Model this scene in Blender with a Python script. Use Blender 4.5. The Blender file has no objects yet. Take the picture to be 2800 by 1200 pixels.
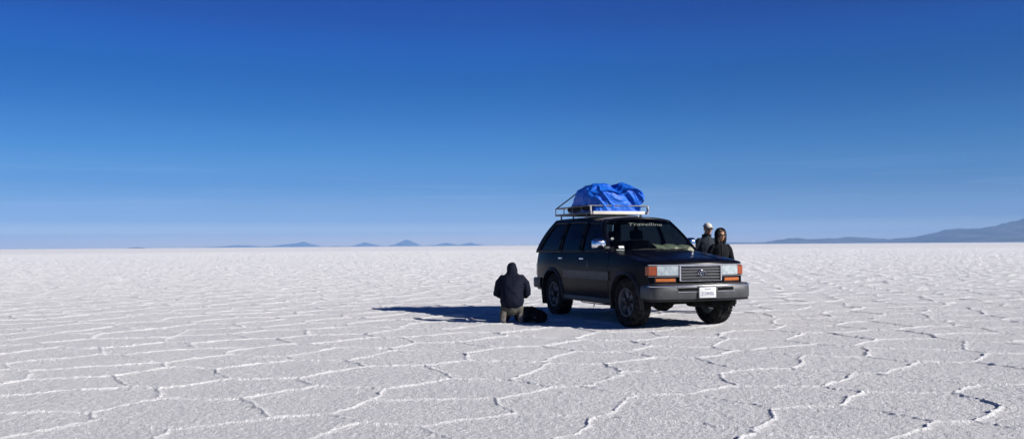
import bpy, math, random
import numpy as np
from mathutils import Vector, Matrix, Euler
random.seed(7)
RNG = np.random.RandomState(11)
sc = bpy.context.scene
COL = sc.collection
PI = math.pi
R = math.radians

# ------------------------------------------------------------------ noise helpers
_T = RNG.rand(256, 256)
_T3 = RNG.rand(64, 64, 64)
def vn2(x, y):
    xi = np.floor(x).astype(int); yi = np.floor(y).astype(int)
    fx = x - xi; fy = y - yi
    fx = fx*fx*(3-2*fx); fy = fy*fy*(3-2*fy)
    a = _T[xi & 255, yi & 255]; b = _T[(xi+1) & 255, yi & 255]
    c = _T[xi & 255, (yi+1) & 255]; d = _T[(xi+1) & 255, (yi+1) & 255]
    return ((a*(1-fx)+b*fx)*(1-fy) + (c*(1-fx)+d*fx)*fy)*2-1
def vn3(x, y, z):
    xi = np.floor(x).astype(int); yi = np.floor(y).astype(int); zi = np.floor(z).astype(int)
    fx = x-xi; fy = y-yi; fz = z-zi
    fx = fx*fx*(3-2*fx); fy = fy*fy*(3-2*fy); fz = fz*fz*(3-2*fz)
    r = 0
    for dx, wx in ((0, 1-fx), (1, fx)):
        for dy, wy in ((0, 1-fy), (1, fy)):
            for dz, wz in ((0, 1-fz), (1, fz)):
                r = r + wx*wy*wz*_T3[(xi+dx) & 63, (yi+dy) & 63, (zi+dz) & 63]
    return r*2-1
def sstep(a, b, x):
    t = np.clip((x-a)/(b-a), 0, 1)
    return t*t*(3-2*t)

# ------------------------------------------------------------------ materials
def new_mat(name):
    m = bpy.data.materials.new(name); m.use_nodes = True
    nt = m.node_tree
    return m, nt, nt.nodes['Principled BSDF']
def mat(name, color, rough=.5, metal=0., spec=.5, coat=0., noise=None, bump=None, emit=None):
    """noise = (scale, other colour, amount) ; bump = (scale, distance, strength)"""
    m, nt, b = new_mat(name)
    b.inputs['Base Color'].default_value = (*color, 1)
    b.inputs['Roughness'].default_value = rough
    b.inputs['Metallic'].default_value = metal
    b.inputs['Specular IOR Level'].default_value = spec
    b.inputs['Coat Weight'].default_value = coat
    b.inputs['Coat Roughness'].default_value = .08
    tc = nt.nodes.new('ShaderNodeTexCoord')
    if noise:
        n = nt.nodes.new('ShaderNodeTexNoise'); n.inputs['Scale'].default_value = noise[0]; n.inputs['Detail'].default_value = 5
        nt.links.new(tc.outputs['Object'], n.inputs['Vector'])
        r = nt.nodes.new('ShaderNodeValToRGB')
        r.color_ramp.elements[0].position = .38; r.color_ramp.elements[1].position = .68
        r.color_ramp.elements[0].color = (0, 0, 0, 1); r.color_ramp.elements[1].color = (noise[2],)*3 + (1,)
        nt.links.new(n.outputs['Fac'], r.inputs['Fac'])
        mx = nt.nodes.new('ShaderNodeMix'); mx.data_type = 'RGBA'
        mx.inputs['A'].default_value = (*color, 1); mx.inputs['B'].default_value = (*noise[1], 1)
        nt.links.new(r.outputs['Color'], mx.inputs['Factor'])
        nt.links.new(mx.outputs['Result'], b.inputs['Base Color'])
    if bump:
        n = nt.nodes.new('ShaderNodeTexNoise'); n.inputs['Scale'].default_value = bump[0]; n.inputs['Detail'].default_value = 4
        nt.links.new(tc.outputs['Object'], n.inputs['Vector'])
        bp = nt.nodes.new('ShaderNodeBump'); bp.inputs['Distance'].default_value = bump[1]; bp.inputs['Strength'].default_value = bump[2]
        nt.links.new(n.outputs['Fac'], bp.inputs['Height']); nt.links.new(bp.outputs['Normal'], b.inputs['Normal'])
    return m
def glass_mat(name, tint, refl=1.0, ior=1.42):
    m = bpy.data.materials.new(name); m.use_nodes = True
    nt = m.node_tree; nt.nodes.clear()
    out = nt.nodes.new('ShaderNodeOutputMaterial')
    tr = nt.nodes.new('ShaderNodeBsdfTransparent'); tr.inputs['Color'].default_value = (*tint, 1)
    gl = nt.nodes.new('ShaderNodeBsdfGlossy'); gl.inputs['Roughness'].default_value = .03
    gl.inputs['Color'].default_value = (refl, refl, refl, 1)
    lw = nt.nodes.new('ShaderNodeLayerWeight'); lw.inputs['Blend'].default_value = .5
    pw = nt.nodes.new('ShaderNodeMath'); pw.operation = 'POWER'; pw.inputs[1].default_value = 4; nt.links.new(lw.outputs['Facing'], pw.inputs[0])
    fr = nt.nodes.new('ShaderNodeMapRange'); fr.inputs['To Min'].default_value = .04; fr.inputs['To Max'].default_value = .8; nt.links.new(pw.outputs[0], fr.inputs['Value'])
    mx = nt.nodes.new('ShaderNodeMixShader')
    nt.links.new(fr.outputs[0], mx.inputs['Fac']); nt.links.new(tr.outputs[0], mx.inputs[1]); nt.links.new(gl.outputs[0], mx.inputs[2])
    nt.links.new(mx.outputs[0], out.inputs['Surface'])
    return m

def paint_mat():
    """black car paint with pale salt dust thrown up on the lowest part"""
    m, nt, b = new_mat('black_paint')
    b.inputs['Roughness'].default_value = .24
    b.inputs['Specular IOR Level'].default_value = .2; b.inputs['IOR'].default_value = 1.22
    tc = nt.nodes.new('ShaderNodeTexCoord'); sp = nt.nodes.new('ShaderNodeSeparateXYZ')
    nt.links.new(tc.outputs['Object'], sp.inputs[0])
    n = nt.nodes.new('ShaderNodeTexNoise'); n.inputs['Scale'].default_value = 5; n.inputs['Detail'].default_value = 8
    nt.links.new(tc.outputs['Object'], n.inputs['Vector'])
    mr = nt.nodes.new('ShaderNodeMapRange'); mr.inputs['From Min'].default_value = .62; mr.inputs['From Max'].default_value = .30
    mr.inputs['To Min'].default_value = 0; mr.inputs['To Max'].default_value = .45
    nt.links.new(sp.outputs['Z'], mr.inputs['Value'])
    mu = nt.nodes.new('ShaderNodeMath'); mu.operation = 'MULTIPLY'
    nt.links.new(mr.outputs[0], mu.inputs[0]); nt.links.new(n.outputs['Fac'], mu.inputs[1])
    mx = nt.nodes.new('ShaderNodeMix'); mx.data_type = 'RGBA'
    mx.inputs['A'].default_value = (.003, .0034, .0075, 1); mx.inputs['B'].default_value = (.05, .048, .046, 1)
    nt.links.new(mu.outputs[0], mx.inputs['Factor']); nt.links.new(mx.outputs['Result'], b.inputs['Base Color'])
    return m

M = dict(
    paint=paint_mat(),
    trim=mat('black_plastic_trim', (.012, .012, .014), .5, spec=.3, noise=(9, (.05, .05, .05), .5)),
    clad=mat('grey_side_cladding', (.022, .022, .024), .45, spec=.35, noise=(7, (.06, .058, .055), .5)),
    under=mat('underbody_black', (.005, .005, .005), .85, spec=.1, noise=(8, (.018, .016, .014), .5)),
    rubber=mat('tyre_rubber', (.006, .006, .006), .9, spec=.1, noise=(14, (.07, .068, .065), .45)),
    rim=mat('dull_rim_metal', (.11, .12, .135), .5, metal=.5, noise=(12, (.06, .06, .06), .5)),
    chrome=mat('chrome', (.75, .76, .78), .12, metal=1.),
    bump=mat('grey_bumper_paint', (.05, .053, .056), .45, metal=.15, spec=.4, noise=(6, (.09, .09, .09), .6)),
    grille=mat('grille_grey', (.28, .28, .29), .3, metal=.7),
    lens=mat('headlight_glass', (.42, .47, .47), .2, spec=.6, coat=.5, noise=(15, (.25, .30, .33), .8), bump=(40, .01, .5)),
    reflector=mat('reflector', (.7, .7, .7), .2, metal=1.),
    amber=mat('amber_lens', (.50, .13, .02), .25, spec=.5, coat=.4, noise=(40, (.34, .07, .01), .6)),
    red=mat('red_amber_lens', (.32, .062, .010), .25, spec=.5, coat=.4, noise=(40, (.12, .008, .005), .6)),
    tail=mat('tail_lens', (.06, .004, .004), .25, spec=.5),
    plate=mat('number_plate_white', (.56, .57, .56), .5),
    ink=mat('plate_ink', (.05, .07, .16), .5),
    decal=mat('white_decal', (.30, .33, .30), .6),
    glassf=glass_mat('windscreen_glass', (.50, .56, .54), .6),
    glasss=glass_mat('tinted_side_glass', (.05, .055, .06), .35),
    seat=mat('grey_seat_fabric', (.010, .010, .011), .9),
    dash=mat('dark_dashboard', (.016, .016, .017), .7),
    mat_=mat('khaki_dash_cover', (.42, .42, .31), .9, noise=(10, (.25, .26, .18), .7)),
    rackdark=mat('rack_steel_tube', (.09, .09, .095), .45, metal=.4, noise=(20, (.2, .2, .2), .5)),
    cream=mat('cream_rack_board', (.66, .62, .54), .5, noise=(12, (.5, .46, .38), .5)),
    tarp=mat('blue_tarpaulin', (.004, .095, .52), .5, spec=.35, noise=(3.5, (.010, .145, .62), .7), bump=(13, .035, .6)),
    rope=mat('dark_rope', (.02, .02, .025), .9),
    skin=mat('skin', (.40, .21, .13), .55, noise=(9, (.33, .15, .09), .5)),
    navy=mat('navy_padded_fabric', (.0035, .005, .014), .8, spec=.15, noise=(12, (.006, .008, .02), .6), bump=(30, .01, .35)),
    blackcloth=mat('black_jacket_fabric', (.005, .006, .008), .8, spec=.15, noise=(12, (.01, .01, .013), .6), bump=(30, .01, .35)),
    slate=mat('slate_jacket_fabric', (.012, .018, .028), .75, spec=.25, noise=(12, (.02, .028, .04), .6), bump=(30, .01, .35)),
    khaki=mat('khaki_trouser_cloth', (.05, .047, .036), .9, noise=(14, (.12, .11, .085), .6), bump=(35, .01, .4)),
    darkcloth=mat('dark_trouser_cloth', (.02, .022, .03), .9, bump=(35, .01, .4)),
    boot=mat('brown_boot_leather', (.055, .045, .035), .7, noise=(16, (.14, .12, .1), .6)),
    sole=mat('grey_boot_sole', (.07, .065, .06), .9, noise=(18, (.2, .19, .18), .6)),
    bag=mat('black_bag_nylon', (.005, .005, .006), .85, spec=.2, noise=(12, (.014, .014, .016), .6), bump=(25, .01, .5)),
    capm=mat('beige_cap_cotton', (.62, .58, .48), .9, noise=(15, (.5, .46, .38), .5)),
    shade=mat('dark_sunglass_lens', (.006, .006, .008), .12, spec=.6),
    hair=mat('dark_hair', (.012, .008, .006), .6),
    rock=mat('dark_island_scrub', (.05, .05, .045), .95),
    white=mat('white_paper', (.75, .75, .75), .7),
)

# ------------------------------------------------------------------ object helpers
def link(o, parent=None):
    COL.objects.link(o)
    if parent is not None: o.parent = parent
    return o
def mesh_obj(name, V, F, material, parent=None, angle=40, smooth=True):
    me = bpy.data.meshes.new(name)
    me.from_pydata([tuple(v) for v in V], [], [tuple(f) for f in F])
    me.update()
    if isinstance(material, (list, tuple)):
        for m in material: me.materials.append(m)
    else: me.materials.append(material)
    if smooth:
        me.polygons.foreach_set('use_smooth', [True]*len(me.polygons))
        me.set_sharp_from_angle(angle=R(angle))
    return link(bpy.data.objects.new(name, me), parent)
def tag(o, label=None, category=None, group=None, kind=None):
    if label: o['label'] = label
    if category: o['category'] = category
    if group: o['group'] = group
    if kind: o['kind'] = kind
    return o
def empty(name, loc, rz=0.):
    o = bpy.data.objects.new(name, None); o.location = loc; o.rotation_euler = (0, 0, rz); o.empty_display_size = .2
    return link(o)
class MB:
    """collects shapes for ONE mesh object"""
    def __init__(s): s.V = []; s.F = []
    def add(s, V, F):
        n = len(s.V); s.V += [tuple(v) for v in V]; s.F += [tuple(i+n for i in f) for f in F]; return s
    def box(s, c, d, bev=0., rot=None):
        hx, hy, hz = d[0]/2, d[1]/2, d[2]/2
        if bev <= 0:
            V = [(x*hx, y*hy, z*hz) for x in (-1, 1) for y in (-1, 1) for z in (-1, 1)]
            F = [(0, 1, 3, 2), (4, 6, 7, 5), (0, 4, 5, 1), (2, 3, 7, 6), (0, 2, 6, 4), (1, 5, 7, 3)]
        else:
            import bmesh
            bm = bmesh.new(); bmesh.ops.create_cube(bm, size=1)
            for v in bm.verts: v.co = Vector((v.co.x*d[0], v.co.y*d[1], v.co.z*d[2]))
            bmesh.ops.bevel(bm, geom=bm.edges[:], offset=min(bev, .45*min(d)), segments=2, affect='EDGES', profile=.5)
            V = [v.co.copy() for v in bm.verts]; F = [[q.index for q in f.verts] for f in bm.faces]
            bm.free()
        if rot: 
            mt = Euler(rot).to_matrix(); V = [mt @ Vector(v) for v in V]
        return s.add([(v[0]+c[0], v[1]+c[1], v[2]+c[2]) for v in V], F)
    def tube(s, pts, r, n=8, closed=False, flat=None):
        """round tube through pts; r number or list"""
        P = [Vector(p) for p in pts]; m = len(P)
        rs = r if isinstance(r, (list, tuple)) else [r]*m
        V = []; up0 = Vector((0, 0, 1))
        for i, p in enumerate(P):
            a = P[(i-1) % m] if (closed or i > 0) else P[i]; b = P[(i+1) % m] if (closed or i < m-1) else P[i]
            t = (b-a).normalized()
            ref = up0 if abs(t.z) < .95 else Vector((0, 1, 0))
            u = t.cross(ref).normalized(); w = u.cross(t).normalized()
            for k in range(n):
                q = 2*PI*k/n
                V.append(p + u*math.cos(q)*rs[i] + w*math.sin(q)*rs[i]*(flat or 1))
        F = []
        for i in range(m if closed else m-1):
            for k in range(n):
                j = (i+1) % m
                F.append((i*n+k, i*n+(k+1) % n, j*n+(k+1) % n, j*n+k))
        if not closed:
            F.append(tuple(range(n))[::-1]); F.append(tuple((m-1)*n+k for k in range(n)))
        return s.add(V, F)
    def lathe_y(s, c, prof, n=40, y0=0.):
        """revolve profile [(y, r)] round the y axis at centre c"""
        V = []; m = len(prof)
        for (y, r) in prof:
            for k in range(n):
                q = 2*PI*k/n; V.append((c[0]+r*math.cos(q), c[1]+y, c[2]+r*math.sin(q)))
        F = [(i*n+k, i*n+(k+1) % n, (i+1)*n+(k+1) % n, (i+1)*n+k) for i in range(m-1) for k in range(n)]
        return s.add(V, F)
    def grid(s, P):
        """P[i][j] points"""
        n, m = len(P), len(P[0])
        return s.add([p for row in P for p in row], [(i*m+j, i*m+j+1, (i+1)*m+j+1, (i+1)*m+j) for i in range(n-1) for j in range(m-1)])
    def build(s, name, material, parent=None, angle=40): return mesh_obj(name, s.V, s.F, material, parent, angle)

def text_mesh(body, size, shear=0.):
    cu = bpy.data.curves.new('lettering', 'FONT'); cu.body = body; cu.size = size; cu.extrude = .0008; cu.shear = shear
    cu.align_x = 'CENTER'; cu.align_y = 'CENTER'
    o = bpy.data.objects.new('lettering', cu); COL.objects.link(o)
    dg = bpy.context.evaluated_depsgraph_get()
    me = bpy.data.meshes.new_from_object(o.evaluated_get(dg))
    V = np.array([v.co[:] for v in me.vertices]); F = [tuple(p.vertices) for p in me.polygons]
    bpy.data.objects.remove(o); bpy.data.curves.remove(cu)
    return V, F

# ------------------------------------------------------------------ camera, sun, sky
F_PX, H_CAM = 2450., 1.340
PITCH = math.atan(70.5/F_PX); ROLL = math.atan(19/2800)
cam = bpy.data.cameras.new('camera'); cam.sensor_width = 36; cam.lens = 36*F_PX/2800
cam.clip_start = .1; cam.clip_end = 60000
co = link(bpy.data.objects.new('camera', cam))
co.matrix_world = Matrix.Translation((0, 0, H_CAM)) @ Matrix.Rotation(PI/2+PITCH, 4, 'X') @ Matrix.Rotation(-ROLL, 4, 'Z')
sc.camera = co

SUN_EL = R(26.3)
SUN_DIR = Vector((.895, -.445))                     # horizontal direction towards the sun
sx, sy = SUN_DIR.normalized()
to_sun = Vector((sx*math.cos(SUN_EL), sy*math.cos(SUN_EL), math.sin(SUN_EL)))
sl = bpy.data.lights.new('sun', 'SUN'); sl.energy = 5.0; sl.angle = R(.5); sl.color = (1, .965, .92)
so = link(bpy.data.objects.new('sun', sl)); so.rotation_euler = to_sun.to_track_quat('Z', 'Y').to_euler()
so.location = (20, -6, 20)

w = bpy.data.worlds.new('World'); sc.world = w; w.use_nodes = True
nt = w.node_tree; bg = nt.nodes['Background']
sky = nt.nodes.new('ShaderNodeTexSky'); sky.sky_type = 'NISHITA'; sky.sun_disc = False
sky.sun_elevation = SUN_EL; sky.sun_rotation = math.atan2(sx, sy)
sky.altitude = 3650; sky.air_density = 1.; sky.dust_density = .4; sky.ozone_density = 2.
tc = nt.nodes.new('ShaderNodeTexCoord'); sep = nt.nodes.new('ShaderNodeSeparateXYZ'); nt.links.new(tc.outputs['Generated'], sep.inputs[0])
ramp = nt.nodes.new('ShaderNodeValToRGB'); ramp.color_ramp.interpolation = 'LINEAR'
SKY_RAMP = [(0, (0.5442, 0.412, 0.3606)), (0.0063, (0.5411, 0.3964, 0.3581)), (0.0165, (0.3202, 0.2989, 0.3299)), (0.0267, (0.1431, 0.1782, 0.2829)), (0.0471, (0.1104, 0.1613, 0.2572)), (0.0674, (0.0692, 0.1448, 0.2484)), (0.0856, (0.0679, 0.1559, 0.2595)), (0.1057, (0.0448, 0.149, 0.2607)), (0.1257, (0.0342, 0.1391, 0.2603)), (0.1476, (0.0182, 0.1217, 0.2538)), (0.1672, (0.0089, 0.1131, 0.25)), (0.1867, (0.0025, 0.1052, 0.25)), (0.2059, (0.0028, 0.1063, 0.2775)), (0.2249, (0.003, 0.0957, 0.2795)), (0.2437, (0.0033, 0.0795, 0.254)), (0.2621, (0.0039, 0.0776, 0.2657)), (0.45, (0.0028, 0.047, 0.1816)), (0.75, (0.0025, 0.038, 0.135)), (1, (0.0025, 0.0338, 0.1178))]
cr = ramp.color_ramp
for i, (p, c) in enumerate(SKY_RAMP):
    e = cr.elements[i] if i < 2 else cr.elements.new(p)
    e.position = p; e.color = (*c, 1)
nt.links.new(sep.outputs['Z'], ramp.inputs['Fac'])
mul = nt.nodes.new('ShaderNodeMix'); mul.data_type = 'RGBA'; mul.blend_type = 'MULTIPLY'; mul.inputs['Factor'].default_value = 1
nt.links.new(sky.outputs[0], mul.inputs['A']); nt.links.new(ramp.outputs[0], mul.inputs['B'])
# faint streaks of cirrus low over the horizon
mp = nt.nodes.new('ShaderNodeMapping'); mp.inputs['Scale'].default_value = (3.2, 3.2, 75); mp.inputs['Rotation'].default_value = (0, R(-1.6), 0)
nt.links.new(tc.outputs['Generated'], mp.inputs['Vector'])
cn = nt.nodes.new('ShaderNodeTexNoise'); cn.inputs['Scale'].default_value = 1.6; cn.inputs['Detail'].default_value = 5
nt.links.new(mp.outputs[0], cn.inputs['Vector'])
m1 = nt.nodes.new('ShaderNodeMapRange'); m1.inputs['From Min'].default_value = .54; m1.inputs['From Max'].default_value = .80; m1.inputs['To Max'].default_value = .13
nt.links.new(cn.outputs['Fac'], m1.inputs['Value'])
m2 = nt.nodes.new('ShaderNodeMapRange'); m2.inputs['From Min'].default_value = .10; m2.inputs['From Max'].default_value = .06
nt.links.new(sep.outputs['Z'], m2.inputs['Value'])
mm = nt.nodes.new('ShaderNodeMath'); mm.operation = 'MULTIPLY'; nt.links.new(m1.outputs[0], mm.inputs[0]); nt.links.new(m2.outputs[0], mm.inputs[1])
cm = nt.nodes.new('ShaderNodeMix'); cm.data_type = 'RGBA'; cm.inputs['B'].default_value = (2.0, 2.5, 3.1, 1)
nt.links.new(mm.outputs[0], cm.inputs['Factor']); nt.links.new(mul.outputs['Result'], cm.inputs['A'])
xa = nt.nodes.new('ShaderNodeMath'); xa.operation = 'ABSOLUTE'; nt.links.new(sep.outputs['X'], xa.inputs[0])
xm = nt.nodes.new('ShaderNodeMapRange'); xm.inputs['From Min'].default_value = 0; xm.inputs['From Max'].default_value = 1; xm.inputs['To Min'].default_value = 1.8; xm.inputs['To Max'].default_value = 1.26
nt.links.new(xa.outputs[0], xm.inputs['Value'])
xs = nt.nodes.new('ShaderNodeVectorMath'); xs.operation = 'SCALE'
nt.links.new(cm.outputs['Result'], xs.inputs[0]); nt.links.new(xm.outputs[0], xs.inputs['Scale'])
nt.links.new(xs.outputs[0], bg.inputs['Color'])
bg.inputs['Strength'].default_value = .15

sc.view_settings.view_transform = 'Standard'; sc.view_settings.look = 'None'
sc.view_settings.exposure = .4; sc.view_settings.gamma = 1; sc.view_settings.use_curve_mapping = False
sc.render.engine = 'CYCLES'
sc.cycles.use_denoising = True
sc.cycles.max_bounces = 8; sc.cycles.volume_bounces = 1; sc.cycles.transparent_max_bounces = 12
sc.cycles.caustics_reflective = False

# ------------------------------------------------------------------ the salt flat
def cell_distance(x, y, S=1.10):
    """distance to the nearest border of irregular polygon cells, in metres"""
    px = x/S; py = y/(S*1.1)
    out = np.empty(len(x)); C = 60000
    rng = np.random.RandomState(5); J = rng.rand(512, 512, 2)
    for a in range(0, len(x), C):
        X = px[a:a+C]; Y = py[a:a+C]; ix = np.floor(X).astype(int); iy = np.floor(Y).astype(int)
        sx_ = []; sy_ = []
        for dx in (-2, -1, 0, 1, 2):
            for dy in (-2, -1, 0, 1, 2):
                cx = ix+dx; cy = iy+dy
                j = J[cx & 511, cy & 511]
                sx_.append(cx + .5*(cy & 1) + .24 + .52*j[:, 0]); sy_.append(cy + .24 + .52*j[:, 1])
        SX = np.stack(sx_, 1); SY = np.stack(sy_, 1)
        d2 = (SX-X[:, None])**2 + (SY-Y[:, None])**2
        k = d2.argmin(1); ar = np.arange(len(X))
        ax, ay = SX[ar, k], SY[ar, k]
        vx = SX-ax[:, None]; vy = SY-ay[:, None]; L = np.sqrt(vx*vx+vy*vy); L[ar, k] = 1
        mx_ = (SX+ax[:, None])/2; my_ = (SY+ay[:, None])/2
        d = ((mx_-X[:, None])*vx + (my_-Y[:, None])*vy)/L
        d[ar, k] = 9
        out[a:a+C] = d.min(1)*S
    return out

def salt_height(x, y):
    r = np.hypot(x, y)
    z = np.zeros(len(x)); global RIDGE; RIDGE = np.zeros(len(x))
    near = (r < 300) & (r > 1.5)
    X = x[near]; Y = y[near]; rr = r[near]
    wx = X + .12*vn2(X*.9+3, Y*.9) + .055*vn2(X*2.6, Y*2.6+9) + .024*vn2(X*8+1, Y*8) + .010*vn2(X*24, Y*24)
    wy = Y + .12*vn2(X*.9+40, Y*.9+7) + .055*vn2(X*2.6+20, Y*2.6) + .024*vn2(X*8+60, Y*8) + .010*vn2(X*24+9, Y*24)
    d = cell_distance(wx*.81-wy*.587, wx*.587+wy*.81)
    amp = .0148 + .0030*vn2(X*.8, Y*.8+50) + .003*vn2(X*5, Y*5+3)
    amp = np.clip(amp, .006, .032)*np.maximum(1, rr/10)**.6
    wd = .0145*(1+.2*vn2(X*1.7+8, Y*1.7)) * np.maximum(1, (rr/9))**.85
    h = amp*(np.exp(-(d/wd)**2) + .14*np.exp(-(d/(wd*4))**2))*(1+.20*vn2(X*30, Y*30))
    # crumbly crust
    h += (.0042*vn2(X*27, Y*27) + .0032*vn2(X*13, Y*13+4))*np.minimum(1, rr/14+.35)*np.clip(2-rr/30, 0, 1) + .0045*vn2(X*2.3, Y*2.3+8) + .004*vn2(X*.5, Y*.5)
    k = np.clip((rr-14)/30, 0, 1)
    X, Y = X*.72+Y*.69, Y*.72-X*.69
    h += k*(.013*(1-2*abs(vn2(X*2.1+5, Y*2.1))) + .011*vn2(X*4.5, Y*4.5+2))*np.maximum(1, rr/60)**.5
    f = np.clip((300-rr)/120, 0, 1)
    RIDGE[near] = np.exp(-(d/(wd*1.15))**2)*(.8+.2*vn2(wx*9, wy*9))*f
    z[near] = h*f
    far = r > 60
    g = np.clip((r[far]-60)/60, 0, 1)*np.clip(1-(r[far]-1500)/2000, 0, 1)
    xf_, yf_ = x[far]*.83+y[far]*.56, y[far]*.83-x[far]*.56
    z[far] += g*(.030*(1-2*abs(vn2(xf_*1.1, yf_*.9))) + .035*(1-2*abs(vn2(xf_*.4+7, yf_*.28)))*np.clip(r[far]/150-.4, 0, 1) + .012*vn2(xf_*.13, yf_*.11))
    return z

def build_ground():
    rad = [0., .8, 1.6, 2.4, 3.1, 3.7, 4.2, 4.5]
    r = 4.5
    while r < 12.5: r += .0135; rad.append(r)
    while r < 26: r += .0135*(r/12.5)**1.9; rad.append(r)
    while r < 70: r += .055*(r/26)**1.35; rad.append(r)
    while r < 300: r += .21*(r/70)**1.7; rad.append(r)
    while r < 13900: r *= 1.035; rad.append(r)
    rad = np.array(rad[1:])
    fine = np.linspace(-.66, .66, 1040)
    coarse = np.concatenate([np.linspace(.66, 2*PI-.66, 160)[1:-1]])
    ang = np.concatenate([fine, coarse]); n = len(ang); m = len(rad)
    A, Rr = np.meshgrid(ang, rad)
    x = (Rr*np.sin(A)).ravel(); y = (Rr*np.cos(A)).ravel()
    z = salt_height(x, y)
    co_ = np.zeros((1+n*m, 3)); co_[1:, 0] = x; co_[1:, 1] = y; co_[1:, 2] = z
    i, j = np.meshgrid(np.arange(m-1), np.arange(n), indexing='ij'); i = i.ravel(); j = j.ravel(); j2 = (j+1) % n
    # radii outward, angle clockwise seen from above -> keep normals up
    q = np.stack([1+i*n+j, 1+i*n+j2, 1+(i+1)*n+j2, 1+(i+1)*n+j], 1)[:, ::-1]
    jj = np.arange(n); t = np.stack([np.zeros(n, int), 1+(jj+1) % n, 1+jj], 1)[:, ::-1]
    t = t[:, ::-1] if False else t
    me = bpy.data.meshes.new('ground')
    me.vertices.add(len(co_)); me.vertices.foreach_set('co', co_.ravel().astype(np.float32))
    nl = q.size + t.size
    me.loops.add(nl); me.loops.foreach_set('vertex_index', np.concatenate([q.ravel(), t.ravel()]).astype(np.int32))
    me.polygons.add(len(q)+len(t))
    ls = np.concatenate([np.arange(len(q))*4, len(q)*4 + np.arange(len(t))*3])
    me.polygons.foreach_set('loop_start', ls.astype(np.int32))
    me.polygons.foreach_set('use_smooth', np.ones(len(ls), bool))
    me.update(calc_edges=True); me.validate()
    at = me.attributes.new('ridge', 'FLOAT', 'POINT'); at.data.foreach_set('value', np.concatenate([[0.], RIDGE]).astype(np.float32))
    m_, nt_, b = new_mat('salt_crust')
    b.inputs['Roughness'].default_value = .85; b.inputs['Specular IOR Level'].default_value = .2
    tcx = nt_.nodes.new('ShaderNodeTexCoord')
    def noise(s, det=4, rough=.6):
        k = nt_.nodes.new('ShaderNodeTexNoise'); k.inputs['Scale'].default_value = s; k.inputs['Detail'].default_value = det
        k.inputs['Roughness'].default_value = rough; nt_.links.new(tcx.outputs['Object'], k.inputs['Vector']); return k
    a1 = noise(.35, 5); a2 = noise(26, 4, .8)
    r1 = nt_.nodes.new('ShaderNodeValToRGB'); r1.color_ramp.elements[0].position = .3; r1.color_ramp.elements[1].position = .72
    r1.color_ramp.elements[0].color = (.88, .865, .865, 1); r1.color_ramp.elements[1].color = (.955, .94, .925, 1)
    nt_.links.new(a1.outputs['Fac'], r1.inputs['Fac'])
    r2 = nt_.nodes.new('ShaderNodeValToRGB'); r2.color_ramp.elements[0].position = .3; r2.color_ramp.elements[1].position = .6
    r2.color_ramp.elements[0].color = (.66, .66, .66, 1); r2.color_ramp.elements[1].color = (1, 1, 1, 1)
    nt_.links.new(a2.outputs['Fac'], r2.inputs['Fac'])
    mx = nt_.nodes.new('ShaderNodeMix'); mx.data_type = 'RGBA'; mx.blend_type = 'MULTIPLY'; mx.inputs['Factor'].default_value = 1
    nt_.links.new(r1.outputs[0], mx.inputs['A']); nt_.links.new(r2.outputs[0], mx.inputs['B'])
    # ridges painted whiter than the plates, standing in for sunlit crests
    an = nt_.nodes.new('ShaderNodeAttribute'); an.attribute_name = 'ridge'
    rx_ = nt_.nodes.new('ShaderNodeMix'); rx_.data_type = 'RGBA'; rx_.inputs['B'].default_value = (.97, .965, .955, 1)
    nt_.links.new(an.outputs['Fac'], rx_.inputs['Factor']); nt_.links.new(mx.outputs['Result'], rx_.inputs['A'])
    nt_.links.new(rx_.outputs['Result'], b.inputs['Base Color'])
    g1 = noise(30, 4, .8)
    bp = nt_.nodes.new('ShaderNodeBump'); bp.inputs['Distance'].default_value = .045; bp.inputs['Strength'].default_value = 1
    nt_.links.new(g1.outputs['Fac'], bp.inputs['Height']); nt_.links.new(bp.outputs['Normal'], b.inputs['Normal'])
    me.materials.append(m_)
    o = link(bpy.data.objects.new('ground', me))
    tag(o, 'white salt flat with raised polygon ridges reaching to the horizon', 'salt flat', kind='structure')
build_ground()

# ------------------------------------------------------------------ far relief and the air in front of it
def px2az(px): return (px-1400)/F_PX
def horizon_y(px): return 679.9-19*px/2800
def relief(name, D, prof, depth, seed, material, label, cat, amp=.10):
    """a real ridge: skyline heights along a bearing, falling away in front and behind"""
    az = np.array([px2az(p[0]) for p in prof]); hh = np.array([(horizon_y(p[0])-p[1])/F_PX*D for p in prof])
    n = 260; u = np.linspace(az[0], az[-1], n)
    H = np.interp(u, az, hh)
    k = np.hanning(5); k /= k.sum(); H = np.convolve(np.pad(H, 2, mode='edge'), k, 'valid')
    nv = 45; V = []
    for i in range(nv):
        t = i/(nv-1)*2-1
        fall = (1-abs(t))**1.25
        rr = D + t*depth
        for j in range(n):
            x = u[j]*D
            V.append([x, rr, 0, H[j]*fall, t])
    V = np.array(V)
    nz = vn2(V[:, 0]/(depth*.16)+seed, V[:, 1]/(depth*.22)) + .5*vn2(V[:, 0]/(depth*.07)+seed, V[:, 1]/(depth*.1)) + .3*vn2(V[:, 0]/(depth*.03), V[:, 1]/(depth*.05))
    rim = np.minimum(1, abs(V[:, 4])*5)
    z = np.maximum(V[:, 3]*(1+amp*4*nz*rim*(1-abs(V[:, 4]))), -.5) + V[:, 3]*amp*.25*nz
    z = np.where(abs(V[:, 4]) > .999, -.8, z)
    P = np.stack([V[:, 0], V[:, 1], z], 1)
    F = [(i*n+j, i*n+j+1, (i+1)*n+j+1, (i+1)*n+j) for i in range(nv-1) for j in range(n-1)]
    o = mesh_obj(name, P, F, material, angle=180)
    tag(o, label, cat, kind='structure'); return o
hillmat = mat('bare_hill_rock', (.13, .115, .12), .95, noise=(.004, (.06, .055, .06), 1.))
def Zl(pts): return [(700+a/3.22, 620+b/3.22) for a, b in pts]
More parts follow.
